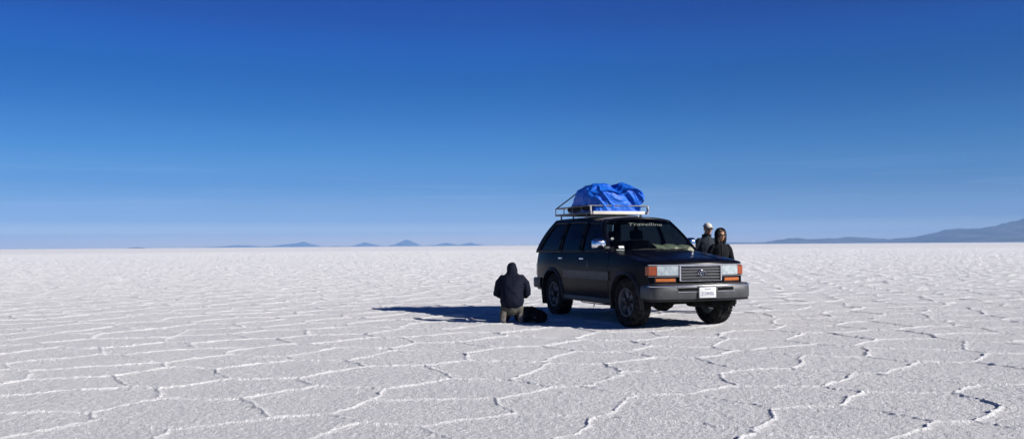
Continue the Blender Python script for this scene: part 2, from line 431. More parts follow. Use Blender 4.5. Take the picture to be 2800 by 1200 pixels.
left = Zl([(-450, 178), (-330, 172), (-250, 168), (-160, 160), (-60, 162), (-10, 172), (60, 176), (105, 168), (150, 178), (200, 160), (240, 153), (310, 150), (360, 143), (400, 133), (450, 142), (490, 152), (530, 170), (560, 181)])
relief('hills', 13000, left, 900, 3, hillmat, 'pale blue low hills on the left of the horizon', 'hills')
mid = Zl([(850, 181), (890, 160), (930, 142), (962, 133), (1000, 146), (1060, 157), (1100, 170), (1120, 176)])
relief('hills', 12600, mid, 700, 9, hillmat, 'small pale blue hill left of the tallest blue cone on the horizon', 'hills')
cone = Zl([(1150, 181), (1190, 164), (1240, 148), (1290, 125), (1322, 110), (1360, 122), (1410, 145), (1440, 162), (1470, 180)])
relief('hills', 12300, cone, 800, 14, hillmat, 'blue cone shaped hill standing highest left of the kneeling person', 'hills')
rt = Zl([(1480, 178), (1510, 162), (1580, 158), (1630, 146), (1672, 138), (1720, 150), (1760, 158), (1800, 156), (1850, 144), (1890, 138), (1940, 150), (1990, 158), (2015, 176)])
relief('hills', 13300, rt, 900, 21, hillmat, 'faintest pale hills just right of the cone shaped hill', 'hills')
def Zr(pts): return [(1980+a/3.141, 560+b/3.141) for a, b in pts]
right = Zr([(-400, 336), (-200, 326), (60, 322), (250, 322), (400, 316), (480, 300), (560, 282), (600, 288), (640, 283), (720, 293), (800, 290), (900, 289), (1000, 287), (1035, 272), (1100, 273), (1200, 278), (1270, 283), (1350, 297), (1410, 309), (1440, 300), (1480, 288), (1560, 279), (1640, 283), (1720, 280), (1780, 294), (1850, 312), (1900, 330)])
relief('hills', 6300, right, 600, 30, hillmat, 'long low blue hills between the standing people and the mountain', 'hills')
mt = Zr([(1600, 330), (1700, 303), (1760, 288), (1830, 268), (1900, 250), (1970, 241), (2040, 230), (2110, 213), (2150, 205), (2230, 196), (2320, 187), (2400, 166), (2480, 150), (2530, 133), (2576, 112), (2700, 66), (2820, 52), (2960, 42), (3060, 48), (3250, 80), (3500, 170), (3750, 250), (4000, 330)])
relief('mountain', 5300, mt, 1700, 37, hillmat, 'blue mountain slope rising off the right edge of the view', 'mountain')
isl = [(352, 677.6), (362, 675.6), (375, 675.0), (388, 675.4), (396, 677.4)]
relief('island', 4200, isl, 60, 5, M['rock'], 'small dark island on the horizon at far left', 'island')
isl2 = [(890, 674.1), (906, 672.8), (918, 672.2), (935, 672.8), (952, 672.6), (972, 673.5)]
relief('island', 6500, isl2, 90, 8, M['rock'], 'thin dark strip of land on the horizon between two blue hills', 'island')

hz = MB().box((0, 0, 98.5), (28800, 28800, 205))
ho = hz.build('haze', M['white'], angle=10)
hm = bpy.data.materials.new('haze_air'); hm.use_nodes = True; hn = hm.node_tree; hn.nodes.clear()
hout = hn.nodes.new('ShaderNodeOutputMaterial'); pv = hn.nodes.new('ShaderNodeVolumePrincipled')
pv.inputs['Color'].default_value = (.25, .46, .79, 1); pv.inputs['Density'].default_value = 1.35e-4; pv.inputs['Anisotropy'].default_value = 0.
hn.links.new(pv.outputs[0], hout.inputs['Volume'])
ho.data.materials.clear(); ho.data.materials.append(hm)
tag(ho, 'thin blue air in front of the far hills', 'haze', kind='stuff')
# ------------------------------------------------------------------ the off-road car
# own frame: x forward, y to its left, z up, origin on the ground midway between the axles
CAR = empty('offroad_car', (2.173-.03*.932, 16.289-.03*.362, 0), .371-PI/2)
tag(CAR, 'black off-road car with a loaded roof rack standing on the salt', 'car')
AX_F, AX_R, TR = 1.455, -1.43, .405
def lerp(a, b, t): return a+(b-a)*t
def ysZ(z): # body section, widest at the door mouldings
    if z > .95: return 1 - .045*((z-.95)/.25)**1.6
    if z < .6: return 1 - .04*((.6-z)/.28)**1.5
    return 1.
def Wd(x):
    w_ = .925
    if x > 1.2: w_ -= .065*((x-1.2)/.95)**2
    if x < -1.5: w_ -= .055*((-1.5-x)/.8)**2
    return w_
def ztop(x):
    if x <= .85: return 1.20
    return 1.20 - .155*((x-.85)/1.3)**1.35
def zlow(x, Rr=.462):
    z = .36
    for cx in (AX_F, AX_R):
        d = abs(x-cx)
        if d < Rr: z = max(z, TR + math.sqrt(Rr*Rr-d*d))
    if x > AX_F+Rr-.02: z = max(z, .46)
    if x < AX_R-Rr+.02: z = max(z, .46)
    return z
def side_pt(x, z, s, off=0.): return (x, s*(Wd(x)*ysZ(z)+off), z)
def side_panel(x0, x1, s, off=0., n=None):
    xs = set(np.linspace(x0, x1, n or max(3, int((x1-x0)/.035))).tolist())
    for cx in (AX_F, AX_R):
        for a in np.linspace(0, PI, 25):
            q = cx+.4619*math.cos(a)
            if x0 < q < x1: xs.add(q)
    xs = sorted(xs); g = []
    for x in xs:
        zl, zt = zlow(x), ztop(x)
        g.append([side_pt(x, lerp(zl, zt, t), s, off) for t in (0, .03, .1, .2, .32, .45, .58, .7, .8, .88, .94, 1)])
    mb = MB()
    if s > 0: g = g[::-1]
    mb.grid(g)
    # returned edges give the panel a thickness
    for row in (0, -1):
        e = [r_[row] for r_ in g]; inn = [(p[0], p[1]-s*.03, p[2]) for p in e]
        mb.grid([e, inn] if (row == 0) == (s < 0) else [inn, e])
    for col in (0, -1):
        e = g[col]; inn = [(p[0], p[1]-s*.025, p[2]) for p in e]
        mb.grid([e, inn])
    return mb
# ---- lower body: front fenders, rear quarters, rear, cowl
body = MB()
rear = MB()
for s in (-1, 1):
    m_ = side_panel(.90, 2.13, s); body.add(m_.V, m_.F)
    m_ = side_panel(-2.30, -1.16, s); rear.add(m_.V, m_.F)
# hood-side shoulder strips and nose
def xf(y): return 2.275-.135*(abs(y)/.88)**2.2
def hood_z(x, u):   # u -1..1 across
    return ztop(min(x, 2.15)) + .05*(1-abs(u)**3.2) - (0 if x < 2.08 else 2.2*(x-2.08)**2)
def hood_patch(u0, u1, x0=.86, dz=0., nu=10, nx=22, fr=0.):
    g = []
    for i in range(nx+1):
        t = i/nx; row = []
        for j in range(nu+1):
            u = lerp(u0, u1, j/nu)
            xe = xf(.88*u)-fr
            x = lerp(x0+.06*(1-u*u), xe, t)
            y = Wd(min(x, 2.13))*ysZ(ztop(min(x, 2.13)))*u
            row.append((x, y, hood_z(x, u)+dz))
        g.append(row)
    return g
body.grid(hood_patch(-1, -.80)); body.grid(hood_patch(.80, 1))
# nose panel under the hood edge
pass
g = []
for z_, dx in ((1.075, -.03), (1.045, -.005), (1.0, .0), (.86, .0), (.72, .0), (.60, -.02)):
    g.append([(xf(y)+dx+(-.09 if abs(y) > .86 else 0), y, z_ if abs(y) < .8 else z_-.012*(z_ > 1.02)) for y in np.linspace(-.875, .875, 29)])
body.grid(g)
# rear panel with the tailgate opening round its upper half
def xr(y, z): return -2.34 + .05*(abs(y)/.88)**3 + max(0, z-1.2)*.0 + .02*abs(z-.9)
rear.grid([[(xr(y, z), y*(Wd(-2.3)*ysZ(z))/.875, z) for y in np.linspace(-.875, .875, 21)] for z in (.46, .6, .8, 1.0, 1.12, 1.20)])
body.box((-.5, 0, .98), (2.4, 1.70, .06)) if False else None
bo = body.build('front_body', M['paint'], CAR, 32); rb_ = rear.build('rear_body', M['paint'], CAR, 32)
# ---- hood
hd = MB(); hd.grid(hood_patch(-.795, .795, .87, .006, 26, 26, .012))
e = hood_patch(-.795, .795, .87, .006, 26, 26, .012)[-1]
hd.grid([e, [(p[0]+.012, p[1], p[2]-.018) for p in e], [(p[0]+.002, p[1], p[2]-.04) for p in e]])
for s in (-1, 1):   # pressed ridge lines running along the hood
    g = hood_patch(s*.50-.012, s*.50+.012, .95, .0, 2, 26, .03)
    for r_ in g: r_[1] = (r_[1][0], r_[1][1], r_[1][2]+.013)
    for r_ in g:
        for k in (0, 2): r_[k] = (r_[k][0], r_[k][1], r_[k][2]+.0065)
    hd.grid(g)
hd.build('hood', M['paint'], CAR, 32)

# ---- cabin: side, windscreen, rear and roof patches that share their edges
def zs(v): return lerp(1.20, 1.775, v)
def rise(x): return .045*float(sstep(.30, -.7, x))
def ysd(v): return .884 - .085*v - .135*v*v
BELT = [.86, .80, -.20, -.30, -1.10, -1.20, -2.16, -2.33]
ROOF = [.27, .19, -.23, -.31, -1.08, -1.17, -1.62, -1.80]
VV = [0, .05, .10, .25, .40, .55, .70, .82, .885, .94, 1]
def sidept(k, v, s):
    i = int(min(k, len(BELT)-2)); f = k-i
    xb = lerp(BELT[i], BELT[i+1], f); xt = lerp(ROOF[i], ROOF[i+1], f)
    bow = .045*math.sin(PI*v)*(1 if k > 5 else 0)*max(0, (k-5)/2)
    x_ = lerp(xb, xt, v)-bow
    return (x_, s*ysd(v), zs(v)+rise(x_)*v)
def xA(v): return lerp(BELT[0], ROOF[0], v)
def xD(v): return sidept(7, v, 1)[0]
def crown(u): return .052*(1-abs(u)**2.6)
def wspt(u, v): return (xA(v)+.085*(1-u*u), ysd(v)*u, zs(v)+rise(xA(v))*v+crown(u)*v*v)
def rwpt(u, v): return (xD(v)-.05*(1-u**4), ysd(v)*u, zs(v)+rise(xD(v))*v+crown(u)*v*v)
def roofpt(u, t): return (lerp(xA(1)+.085*(1-u*u), xD(1)-.05*(1-u**4), t), ysd(1)*u, zs(1)+rise(lerp(xA(1), xD(1), t))+crown(u))
def off(p, d): # push a point outward from the cabin centre line
    return (p[0], p[1]*(1+d/.8), p[2]+d*.4)
shell = MB()
KK = sorted(set([0, .5, 1] + np.linspace(1, 2, 9).tolist() + [2, 2.5, 3] + np.linspace(3, 4, 9).tolist() + [4, 4.5, 5] + np.linspace(5, 6, 9).tolist() + [6, 6.5, 7]))
WIN = [(1, 2), (3, 4), (5, 6)]
WV0, WV1 = .05, .885
def in_win(ka, kb, va, vb):
    return any(a <= ka and kb <= b for a, b in WIN) and va >= WV0-1e-6 and vb <= WV1+1e-6
for s in (-1, 1):
    for i in range(len(KK)-1):
        for j in range(len(VV)-1):
            if in_win(KK[i], KK[i+1], VV[j], VV[j+1]): continue
            q = [sidept(KK[i], VV[j], s), sidept(KK[i+1], VV[j], s), sidept(KK[i+1], VV[j+1], s), sidept(KK[i], VV[j+1], s)]
            shell.add(q if s > 0 else q[::-1], [(3, 2, 1, 0)])
# merge by welding later
UU = sorted(set([-1, -.965, -.93] + np.linspace(-.93, .93, 21).tolist() + [.93, .965, 1]))
def frame_patch(pt, u1, v0, v1, flip):
    for i in range(len(UU)-1):
        for j in range(len(VV)-1):
            ua, ub, va, vb = UU[i], UU[i+1], VV[j], VV[j+1]
            if ua >= -u1-1e-6 and ub <= u1+1e-6 and va >= v0-1e-6 and vb <= v1+1e-6: continue
            q = [pt(ua, va), pt(ub, va), pt(ub, vb), pt(ua, vb)]
            shell.add(q[::-1] if flip else q, [(0, 1, 2, 3)])
frame_patch(wspt, .93, .05, .94, False); frame_patch(rwpt, .93, .05, .885, True)
shell.grid([[roofpt(u, t) for u in UU] for t in np.linspace(0, 1, 17)])
def weld(o, dist=.0015):
    import bmesh
    bm = bmesh.new(); bm.from_mesh(o.data); bmesh.ops.remove_doubles(bm, verts=bm.verts[:], dist=dist)
    bmesh.ops.recalc_face_normals(bm, faces=bm.faces[:]); bm.to_mesh(o.data); bm.free()
    o.data.polygons.foreach_set('use_smooth', [True]*len(o.data.polygons)); o.data.set_sharp_from_angle(angle=R(38))
so_ = shell.build('roof', M['paint'], CAR, 38); weld(so_)
tk = so_.modifiers.new('thickness', 'SOLIDIFY'); tk.thickness = .022; tk.offset = -1
weld(bo, .002); weld(rb_, .03)
# glass
def pane(name, pts_fn, a0, a1, v0, v1, m, parent=CAR, na=16, nv=8, inset=-.012, curve=True):
    g = [[off(pts_fn(lerp(a0, a1, i/na), lerp(v0, v1, j/nv)), inset) for j in range(nv+1)] for i in range(na+1)]
    mb = MB(); mb.grid(g); return mb.build(name, m, parent, 60)
pane('windscreen', wspt, -.93, .93, .05, .94, M['glassf'])
pane('rear_window', rwpt, -.93, .93, .05, .885, M['glasss'])
# doors: lower skin, handle, window with black rubber surround
def rubber_surround(k0, k1, s, parent):
    mb = MB(); pts = []
    for k in np.linspace(k0, k1, 8): pts.append(sidept(k, WV0, s))
    for v in np.linspace(WV0, WV1, 6)[1:]: pts.append(sidept(k1, v, s))
    for k in np.linspace(k1, k0, 8)[1:]: pts.append(sidept(k, WV1, s))
    for v in np.linspace(WV1, WV0, 6)[1:-1]: pts.append(sidept(k0, v, s))
    mb.tube([off(p, .004) for p in pts], .010, 6, closed=True)
    return mb.build('window_seal', M['trim'], parent)
for s in (-1, 1):
    for (x0, x1, k0, k1, hx) in ((-.262, .893, 1, 2, -.12), (-1.155, -.270, 3, 4, -1.03)):
        d = side_panel(x0, x1, s, .004).build('door', M['paint'], CAR, 32)
        h = MB()
        h.box((hx, s*(Wd(hx)*ysZ(1.09)+.022), 1.095), (.16, .018, .030), .008)
        h.box((hx-.06, s*(Wd(hx)*ysZ(1.09)+.010), 1.095), (.022, .03, .026), .004)
        h.box((hx+.06, s*(Wd(hx)*ysZ(1.09)+.010), 1.095), (.022, .03, .026), .004)
        h.build('door_handle', M['chrome'], d)
        if s < 0 or True:
            pane('window', lambda k, v, s=s: sidept(k, v, s), k0, k1, WV0, WV1, M['glasss'], d)
            rubber_surround(k0, k1, s, d)
    q = pane('quarter_window', lambda k, v, s=s: sidept(k, v, s), 5, 6, WV0, WV1, M['glasss'])
    rubber_surround(5, 6, s, q)
    # side moulding between the arches, with two ribs
    mb = MB()
    for (za, zb, dy) in ((.735, .895, .012), (.748, .775, .022), (.80, .812, .018), (.855, .882, .022)):
        g = []
        for x in np.linspace(-.90, .93, 24):
            g.append([side_pt(x, za, s, 0.), side_pt(x, za+.006, s, dy), side_pt(x, zb-.006, s, dy), side_pt(x, zb, s, 0.)])
        mb.grid(g)
        for gg in (g[0], g[-1]): mb.add(gg, [(0, 1, 2, 3)])
    mb.build('side_moulding', M['clad'], CAR, 30)
    mb = MB()      # sill
    g = []
    for x in np.linspace(-.98, 1.0, 20):
        y = Wd(x)*ysZ(.38)
        g.append([(x, s*(y-.1), .33), (x, s*(y+.0), .335), (x, s*(y+.018), .36), (x, s*(y+.018), .42), (x, s*(y+.004), .445)])
    mb.grid(g); mb.add(g[0], [(0, 1, 2, 3, 4)]); mb.add(g[-1], [(0, 1, 2, 3, 4)])
    mb.build('sill', M['trim'], CAR, 30)
    for cx in (AX_F, AX_R):   # flared wheel arches
        mb = MB(); g = []
        for a in np.linspace(-.20, PI+.20, 40):
            row = []
            for (rr_, dy) in ((.447, -.05), (.451, .026), (.466, .038), (.490, .030), (.512, .008), (.516, -.004)):
                px_ = cx+rr_*math.cos(a); pz_ = TR+rr_*math.sin(a)
                row.append((px_, s*(Wd(px_)*ysZ(pz_)+dy), pz_))
            g.append(row)
        mb.grid(g); mb.build('wheel_arch', M['trim'], CAR, 30)
    # mud flaps
    mb = MB(); mb.box((AX_R-.50, s*.80, .37), (.02, .26, .36), .006, rot=(0, R(-12), 0)); mb.build('mud_flap', M['rubber'], CAR)
    mb = MB(); mb.box((AX_F-.50, s*.80, .37), (.02, .24, .20), .006, rot=(0, R(-8), 0)); mb.build('mud_flap', M['rubber'], CAR)
    # lamps on the rear corners
    mb = MB(); g = []
    for z_ in np.linspace(.74, .98, 5):
        g.append([(-2.20, s*(Wd(-2.2)*ysZ(z_)+.004), z_), (-2.31, s*(Wd(-2.3)*ysZ(z_)+.006), z_), (-2.352, s*.80, z_), (-2.362, s*.66, z_)])
    mb.grid(g); mb.build('tail_lamp', M['tail'], CAR)
# underside, wheel housings, floor
mb = MB()
mb.box((-.02, 0, .50), (2.0, 1.50, .16), .03)
mb.box((0, .42, .40), (4.1, .11, .13), .02); mb.box((0, -.42, .40), (4.1, .11, .13), .02)
mb.box((AX_F, 0, .80), (1.0, 1.04, .36), .05); mb.box((AX_R-.1, 0, .76), (1.3, 1.04, .40), .05)
mb.box((-2.12, 0, .56), (.36, 1.3, .22), .06)
for s in (-1, 1):
    for cx in (AX_F, AX_R):
        g = []
        for a in np.linspace(-.1, PI+.1, 20):
            g.append([(cx+.50*math.cos(a), s*y, TR+.50*math.sin(a)) for y in (.50, .895)])
        mb.grid(g)
mb.box((-.4, -.25, .36), (.7, .30, .12), .04)
mb.tube([(.9, .30, .36), (-.6, .34, .35), (-1.2, .5, .42), (-2.2, .55, .40)], .035, 8)
mb.tube([(.95, -.74, .315), (.2, -.76, .30), (-.45, -.76, .30), (-.6, -.76, .36)], .010, 6)
mb.tube([(.05, -.76, .30), (.04, -.77, .235)], .008, 6)
mb.build('underbody', M['under'], CAR)
for cx, dif in ((AX_F, -.20), (AX_R, 0.)):
    mb = MB(); mb.tube([(cx, -.72, TR), (cx, -.1+dif, TR-.01), (cx, .1+dif, TR-.01), (cx, .72, TR)], .055, 12)
    for k, r_ in ((-.17, .06), (-.11, .12), (-.03, .155), (.05, .155), (.12, .11), (.18, .06)): pass
    mb.lathe_y((cx, dif, TR-.02), [(-.2, .05), (-.15, .10), (-.07, .145), (.05, .145), (.14, .10), (.2, .05)], 18)
    mb.tube([(cx+.16, -.5, TR-.03), (cx+.16, .5, TR-.01)], .022, 8)
    for s in (-1, 1):
        mb.tube([(cx+.02, s*.48, TR+.02), (cx, s*.50, .75)], .055, 10)
        mb.box((cx-.30*(1 if cx > 0 else -1), s*.46, .36), (.62, .07, .09), .02, rot=(0, R(6 if cx > 0 else -6), 0))
    if cx > 0: mb.box((cx+.3, .26, .40), (.26, .30, .16), .05); mb.tube([(cx+.42, -.62, .43), (cx+.42, .62, .43)], .03, 8)
    mb.build('axle', M['under'], CAR)

# ---- wheels: hub, tyre with lugs, five-slot rim
def tyre_mb():
    mb = MB()
    W2 = .130
    prof = [(-.092, .222), (-.118, .232), (-.134, .27), (-.136, .315), (-.130, .352), (-.119, .377), (-.10, .389), (-.05, .392), (0, .393), (.05, .392), (.10, .389), (.119, .377), (.130, .352), (.136, .315), (.134, .27), (.118, .232), (.092, .222)]
    mb.lathe_y((0, 0, 0), prof, 60)
    N = 44
    for k in range(N):
        for (y0, ph, lw, sk) in ((-.098, 0, .052, .16), (-.034, .5, .040, -.25), (.034, 0, .040, .25), (.098, .5, .052, -.16)):
            a = 2*PI*(k+ph)/N
            r0, r1 = .382 if abs(y0) > .09 else .388, .404
            V = []
            for (rr_, sh) in ((r0, 1.), (r1, .86)):
                for (da, dy) in ((-1, -1), (1, -1), (1, 1), (-1, 1)):
                    aa = a + da*.048*sh + sk*dy*.09*sh; yy = y0 + dy*lw*.5*sh
                    rq = rr_ - (.010 if abs(yy) > .115 and rr_ > .39 else 0)
                    V.append((rq*math.cos(aa), yy, rq*math.sin(aa)))
            mb.add(V, [(4, 5, 6, 7), (0, 1, 5, 4), (1, 2, 6, 5), (2, 3, 7, 6), (3, 0, 4, 7)])
    return mb
def rim_mb(s):
    mb = MB()
    mb.lathe_y((0, 0, 0), [(s*y, r_) for y, r_ in ((.112, .226), (.120, .232), (.117, .214), (.10, .205), (.04, .198), (-.11, .20), (-.118, .228))], 48)
    NS = 6
    for k in range(NS):      # broad spokes with slots between them
        a = 2*PI*k/NS
        V = []; n = 5
        for (rr_, ww, yy) in ((.055, .55, .075), (.10, .36, .088), (.15, .26, .092), (.185, .27, .085), (.212, .30, .075)):
            for t in (-1, -.55, .55, 1):
                aa = a+ww*t; V.append((rr_*math.cos(aa), s*(yy-(.022 if abs(t) == 1 else 0)), rr_*math.sin(aa)))
        F = [(i*4+j, i*4+j+1, (i+1)*4+j+1, (i+1)*4+j) for i in range(n-1) for j in range(3)]
        mb.add(V, F)
    return mb
def hub_mb(s):
    mb = MB()
    mb.lathe_y((0, 0, 0), [(s*y, r_) for y, r_ in ((-.10, .0005), (-.10, .13), (.03, .14), (.035, .075), (.088, .070), (.095, .048), (.128, .044), (.137, .030), (.138, .0005))], 28)
    for k in range(6):
        a = 2*PI*k/6+.3; mb.lathe_y((.062*math.cos(a), 0, .062*math.sin(a)), [(s*.085, .009), (s*.102, .009), (s*.103, .0004)], 8)
    return mb
tyre_data = None
for s in (-1, 1):
    for cx in (AX_F, AX_R):
        wheel = hub_mb(s).build('wheel', M['trim'], CAR)
        wheel.location = (cx, s*.775, TR-.003); wheel.rotation_euler = (0, random.random()*1.0, R(2.5) if cx > 0 else 0)
        if tyre_data is None:
            ty = tyre_mb().build('tyre', M['rubber'], wheel, 30); tyre_data = ty.data
        else:
            link(bpy.data.objects.new('tyre', tyre_data), wheel)
        rim_mb(s).build('rim', M['rim'], wheel, 30)

# ---- front: grille, lamps, indicators, bumper, plate
def cbox(mb, y0, y1, z0, z1, d0, d1, ny=8, xfun=xf, round_=0.):
    """box that follows the curve of the nose; d0..d1 = depth behind / before the nose surface"""
    g = []
    ys = np.linspace(y0, y1, ny+1)
    for y in ys:
        x = xfun(y); r_ = round_
        g.append([(x+d0, y, z0), (x+d1-r_, y, z0), (x+d1, y, z0+r_), (x+d1, y, z1-r_), (x+d1-r_, y, z1), (x+d0, y, z1)])
    mb.grid(g[::-1]); mb.add(g[0], [(0, 1, 2, 3, 4, 5)]); mb.add(g[-1], [(5, 4, 3, 2, 1, 0)])
gr = MB(); cbox(gr, -.365, .365, .775, .99, -.02, .006, 10)
grille = gr.build('grille', M['trim'], CAR)
fr_ = MB()
cbox(fr_, -.385, .385, .990, 1.008, -.01, .034, 10, round_=.006); cbox(fr_, -.385, .385, .757, .772, -.01, .034, 10, round_=.005)
for s in (-1, 1): cbox(fr_, min(s*.366, s*.388), max(s*.366, s*.388), .762, 1.0, -.01, .034, 2, round_=.005)
cbox(fr_, -.87, -.386, 1.008, 1.020, -.01, .022, 10); cbox(fr_, .386, .87, 1.008, 1.020, -.01, .022, 10); cbox(fr_, -.386, .386, 1.0085, 1.022, -.01, .028, 10)
fr_.build('grille_frame', M['chrome'], grille)
sl_ = MB()
for z_ in (.815, .862, .908, .952): cbox(sl_, -.364, .364, z_-.006, z_+.006, .004, .026, 10, round_=.003)
sl_.build('grille_bars', M['grille'], grille)
em = MB()
def ell(cy, cz, ry, rz, r_, n=26):
    return [(xf(0)+.034, cy+ry*math.cos(2*PI*k/n), cz+rz*math.sin(2*PI*k/n)) for k in range(n)]
em.tube(ell(0, .890, .066, .046, .006), .0065, 6, closed=True)
em.tube(ell(0, .890, .022, .044, .005), .0055, 6, closed=True)
em.tube(ell(0, .913, .044, .017, .005), .0055, 6, closed=True)
em.build('emblem', M['chrome'], grille)
for s in (-1, 1):
    def span(a, b): return (min(s*a, s*b), max(s*a, s*b))
    mb = MB(); cbox(mb, *span(.405, .742), .846, 1.002, -.02, .022, 8, round_=.010)
    hl = mb.build('headlight', M['lens'], CAR)
    mb = MB()      # surround with a lip under the lamps
    cbox(mb, *span(.392, .865), .828, .842, -.01, .024, 10, round_=.004)
    cbox(mb, *span(.390, .403), .842, 1.006, -.01, .020, 2)
    mb.build('headlight_surround', M['grille'], hl)
    mb = MB(); ys = [.747, .78, .81, .845, .868]; g = []      # corner lamp wrapping onto the fender
    pts = [(xf(y)+.020, y) for y in ys] + [(2.135, .884), (2.12, .893), (2.105, .897)]
    for (x, y) in pts: g.append([(x-.03 if y < .87 else x, s*(y if y < .87 else y-.03), .848), (x, s*y, .856), (x, s*y, .994), (x-.03 if y < .87 else x, s*(y if y < .87 else y-.03), 1.0)])
    mb.grid(g); mb.add(g[0], [(0, 1, 2, 3)]); mb.add(g[-1], [(0, 1, 2, 3)])
    mb.build('corner_lamp', M['red'], CAR)
    mb = MB(); cbox(mb, *span(.455, .765), .752, .802, -.01, .024, 6, round_=.008)
    it = mb.build('indicator_lamp', M['amber'], CAR)
    mb = MB(); cbox(mb, *span(.440, .780), .741, .812, -.01, .016, 6, round_=.004); mb.build('lamp_housing', M['trim'], it)

# bumper swept round the nose
def bpath(n=34):
    """outline of the bumper seen from above, from its right end round to its left end, with outward normals"""
    P = []
    for x in np.linspace(1.98, 2.19, 5): P.append((x, -.915))
    for a in np.linspace(-80, -25, 7): P.append((2.19+.19*math.cos(R(a))-.0, -.755+.165*math.sin(R(a))))
    for y in np.linspace(-.79, .79, 19): P.append((2.452-.085*(abs(y)/.84)**2.2, y))
    for a in np.linspace(25, 80, 7): P.append((2.19+.19*math.cos(R(a)), .755+.165*math.sin(R(a))))
    for x in np.linspace(2.19, 1.98, 5): P.append((x, .915))
    P = np.array(P)
    for _ in range(2):
        Q = P.copy(); Q[1:-1] = .25*P[:-2]+.5*P[1:-1]+.25*P[2:]; P = Q
    T = np.gradient(P, axis=0); T /= np.linalg.norm(T, axis=1)[:, None]
    N = np.stack([T[:, 1], -T[:, 0]], 1)
    return P, N
BP, BN = bpath()
def sweep(mb, prof, i0=0, i1=None, cap=True):
    """prof: [(outward offset, z)] closed loop"""
    i1 = len(BP) if i1 is None else i1; g = []
    for i in range(i0, i1):
        g.append([(BP[i][0]+BN[i][0]*o_, BP[i][1]+BN[i][1]*o_, z_) for o_, z_ in prof]+[(BP[i][0]+BN[i][0]*prof[0][0], BP[i][1]+BN[i][1]*prof[0][0], prof[0][1])])
    mb.grid(g)
    if cap:
        n = len(prof); mb.add(g[0][:n], [tuple(range(n))]); mb.add(g[-1][:n], [tuple(range(n))[::-1]])
mb = MB(); sweep(mb, [(-.10, .48), (-.03, .472), (-.008, .488), (.002, .52), (.004, .60), (.0, .672), (-.012, .692), (-.10, .705)])
bumper = mb.build('front_bumper', M['bump'], CAR, 30)
mb = MB(); sweep(mb, [(-.016, .686), (.002, .682), (.006, .692), (.002, .702), (-.016, .706)], 4, len(BP)-4); mb.build('bumper_trim', M['chrome'], bumper)
mb = MB(); sweep(mb, [(-.19, .705), (-.02, .7065), (-.03, .722), (-.19, .735)], 2, len(BP)-2); mb.build('bumper_top', M['trim'], bumper)
mb = MB(); sweep(mb, [(-.05, .455), (-.018, .455), (-.004, .470), (-.05, .475)]); mb.build('bumper_lip', M['trim'], bumper)
xb = lambda y: 2.452-.085*(abs(y)/.84)**2.2
for s in (-1, 1):
    mb = MB(); a, b = (min(s*.20, s*.50), max(s*.20, s*.50)); cbox(mb, a, b, .618, .665, -.02, .008, 6, xb); sl2 = mb.build('bumper_slot', M['under'], bumper)
    mb = MB(); cbox(mb, a-.02, b+.02, .598, .613, -.02, .020, 6, xb, .005); cbox(mb, a-.012, b+.012, .668, .674, -.02, .014, 6, xb)
    mb.build('slot_lip', M['chrome'], sl2)
mb = MB(); mb.box((2.474, -.005, .588), (.012, .305, .165), .004); pl = mb.build('number_plate', M['plate'], CAR)
for tx, sz, dy, dz in (('2134NSL', .075, 0, -.018), ('BOLIVIA', .030, 0, .052)):
    V, F = text_mesh(tx, sz); V = V*np.array([1.0 if sz < .05 else .86, 1, 1])
    mesh_obj('plate_lettering', [(2.4812+v[2], -.005+v[0], .588+dz+v[1]) for v in V], F, M['ink'], pl, smooth=False)
mb = MB(); mb.box((2.468, -.005, .588), (.01, .345, .19), .004); mb.build('plate_holder', M['trim'], pl)
# rear bumper
mb = MB(); g = []
pr = [(-1.98, -.93), (-2.2, -.94), (-2.36, -.91), (-2.44, -.80), (-2.47, -.5), (-2.475, 0), (-2.47, .5), (-2.44, .80), (-2.36, .91), (-2.2, .94), (-1.98, .93)]
for (x, y) in pr: g.append([(x+.12 if abs(y) < .9 else x, y*.9, .50), (x, y, .50), (x-.012, y*1.01, .54), (x-.012, y*1.01, .66), (x, y, .695), (x+.12 if abs(y) < .9 else x, y*.9, .70)])
mb.grid(g); mb.build('rear_bumper', M['trim'], CAR, 30)
# small rear-hinge bracket sticking out behind the tailgate
mb = MB(); mb.tube([(-2.33, -.70, 1.24), (-2.50, -.74, 1.25)], .012, 6); mb.box((-2.50, -.74, 1.25), (.10, .05, .035), .008); mb.build('rear_bracket', M['trim'], CAR)

# ---- mirrors
for s in (-1, 1):
    mb = MB(); n = 18; g = []
    for (dx, k) in ((-.045, .92), (-.03, 1.0), (0, 1.0), (.03, .93), (.05, .78), (.062, .45), (.065, .02)):
        row = []
        for i in range(n+1):
            a = 2*PI*i/n; cy = math.copysign(abs(math.cos(a))**.45, math.cos(a)); cz = math.copysign(abs(math.sin(a))**.5, math.sin(a))
            cm_, hw, hh_ = (1.035, .125, .080) if s < 0 else (.905, .072, .100)
            row.append((.80+dx-(.20 if s > 0 else 0), s*(cm_+hw*cy*k), 1.345+hh_*cz*k+(.012 if cz > 0 else 0)*k))
        g.append(row)
    mb.grid(g); mb.build
    mi = mb.build('wing_mirror', M['chrome'], CAR, 50)
    mb = MB(); xm_ = .775 if s < 0 else .60; mb.box((xm_, s*(.90 if s < 0 else .86), 1.285), (.06, .14, .05), .015); mb.tube([(xm_, s*.84, 1.27), (xm_+.01, s*(.95 if s < 0 else .90), 1.31)], .022, 8); mb.build('mirror_arm', M['trim'], mi)
    mb = MB(); mb.box((.752 if s < 0 else .552, s*(1.035 if s < 0 else .905), 1.345), (.006, .215 if s < 0 else .12, .135 if s < 0 else .165), .002); mb.build('mirror_glass', M['reflector'], mi)

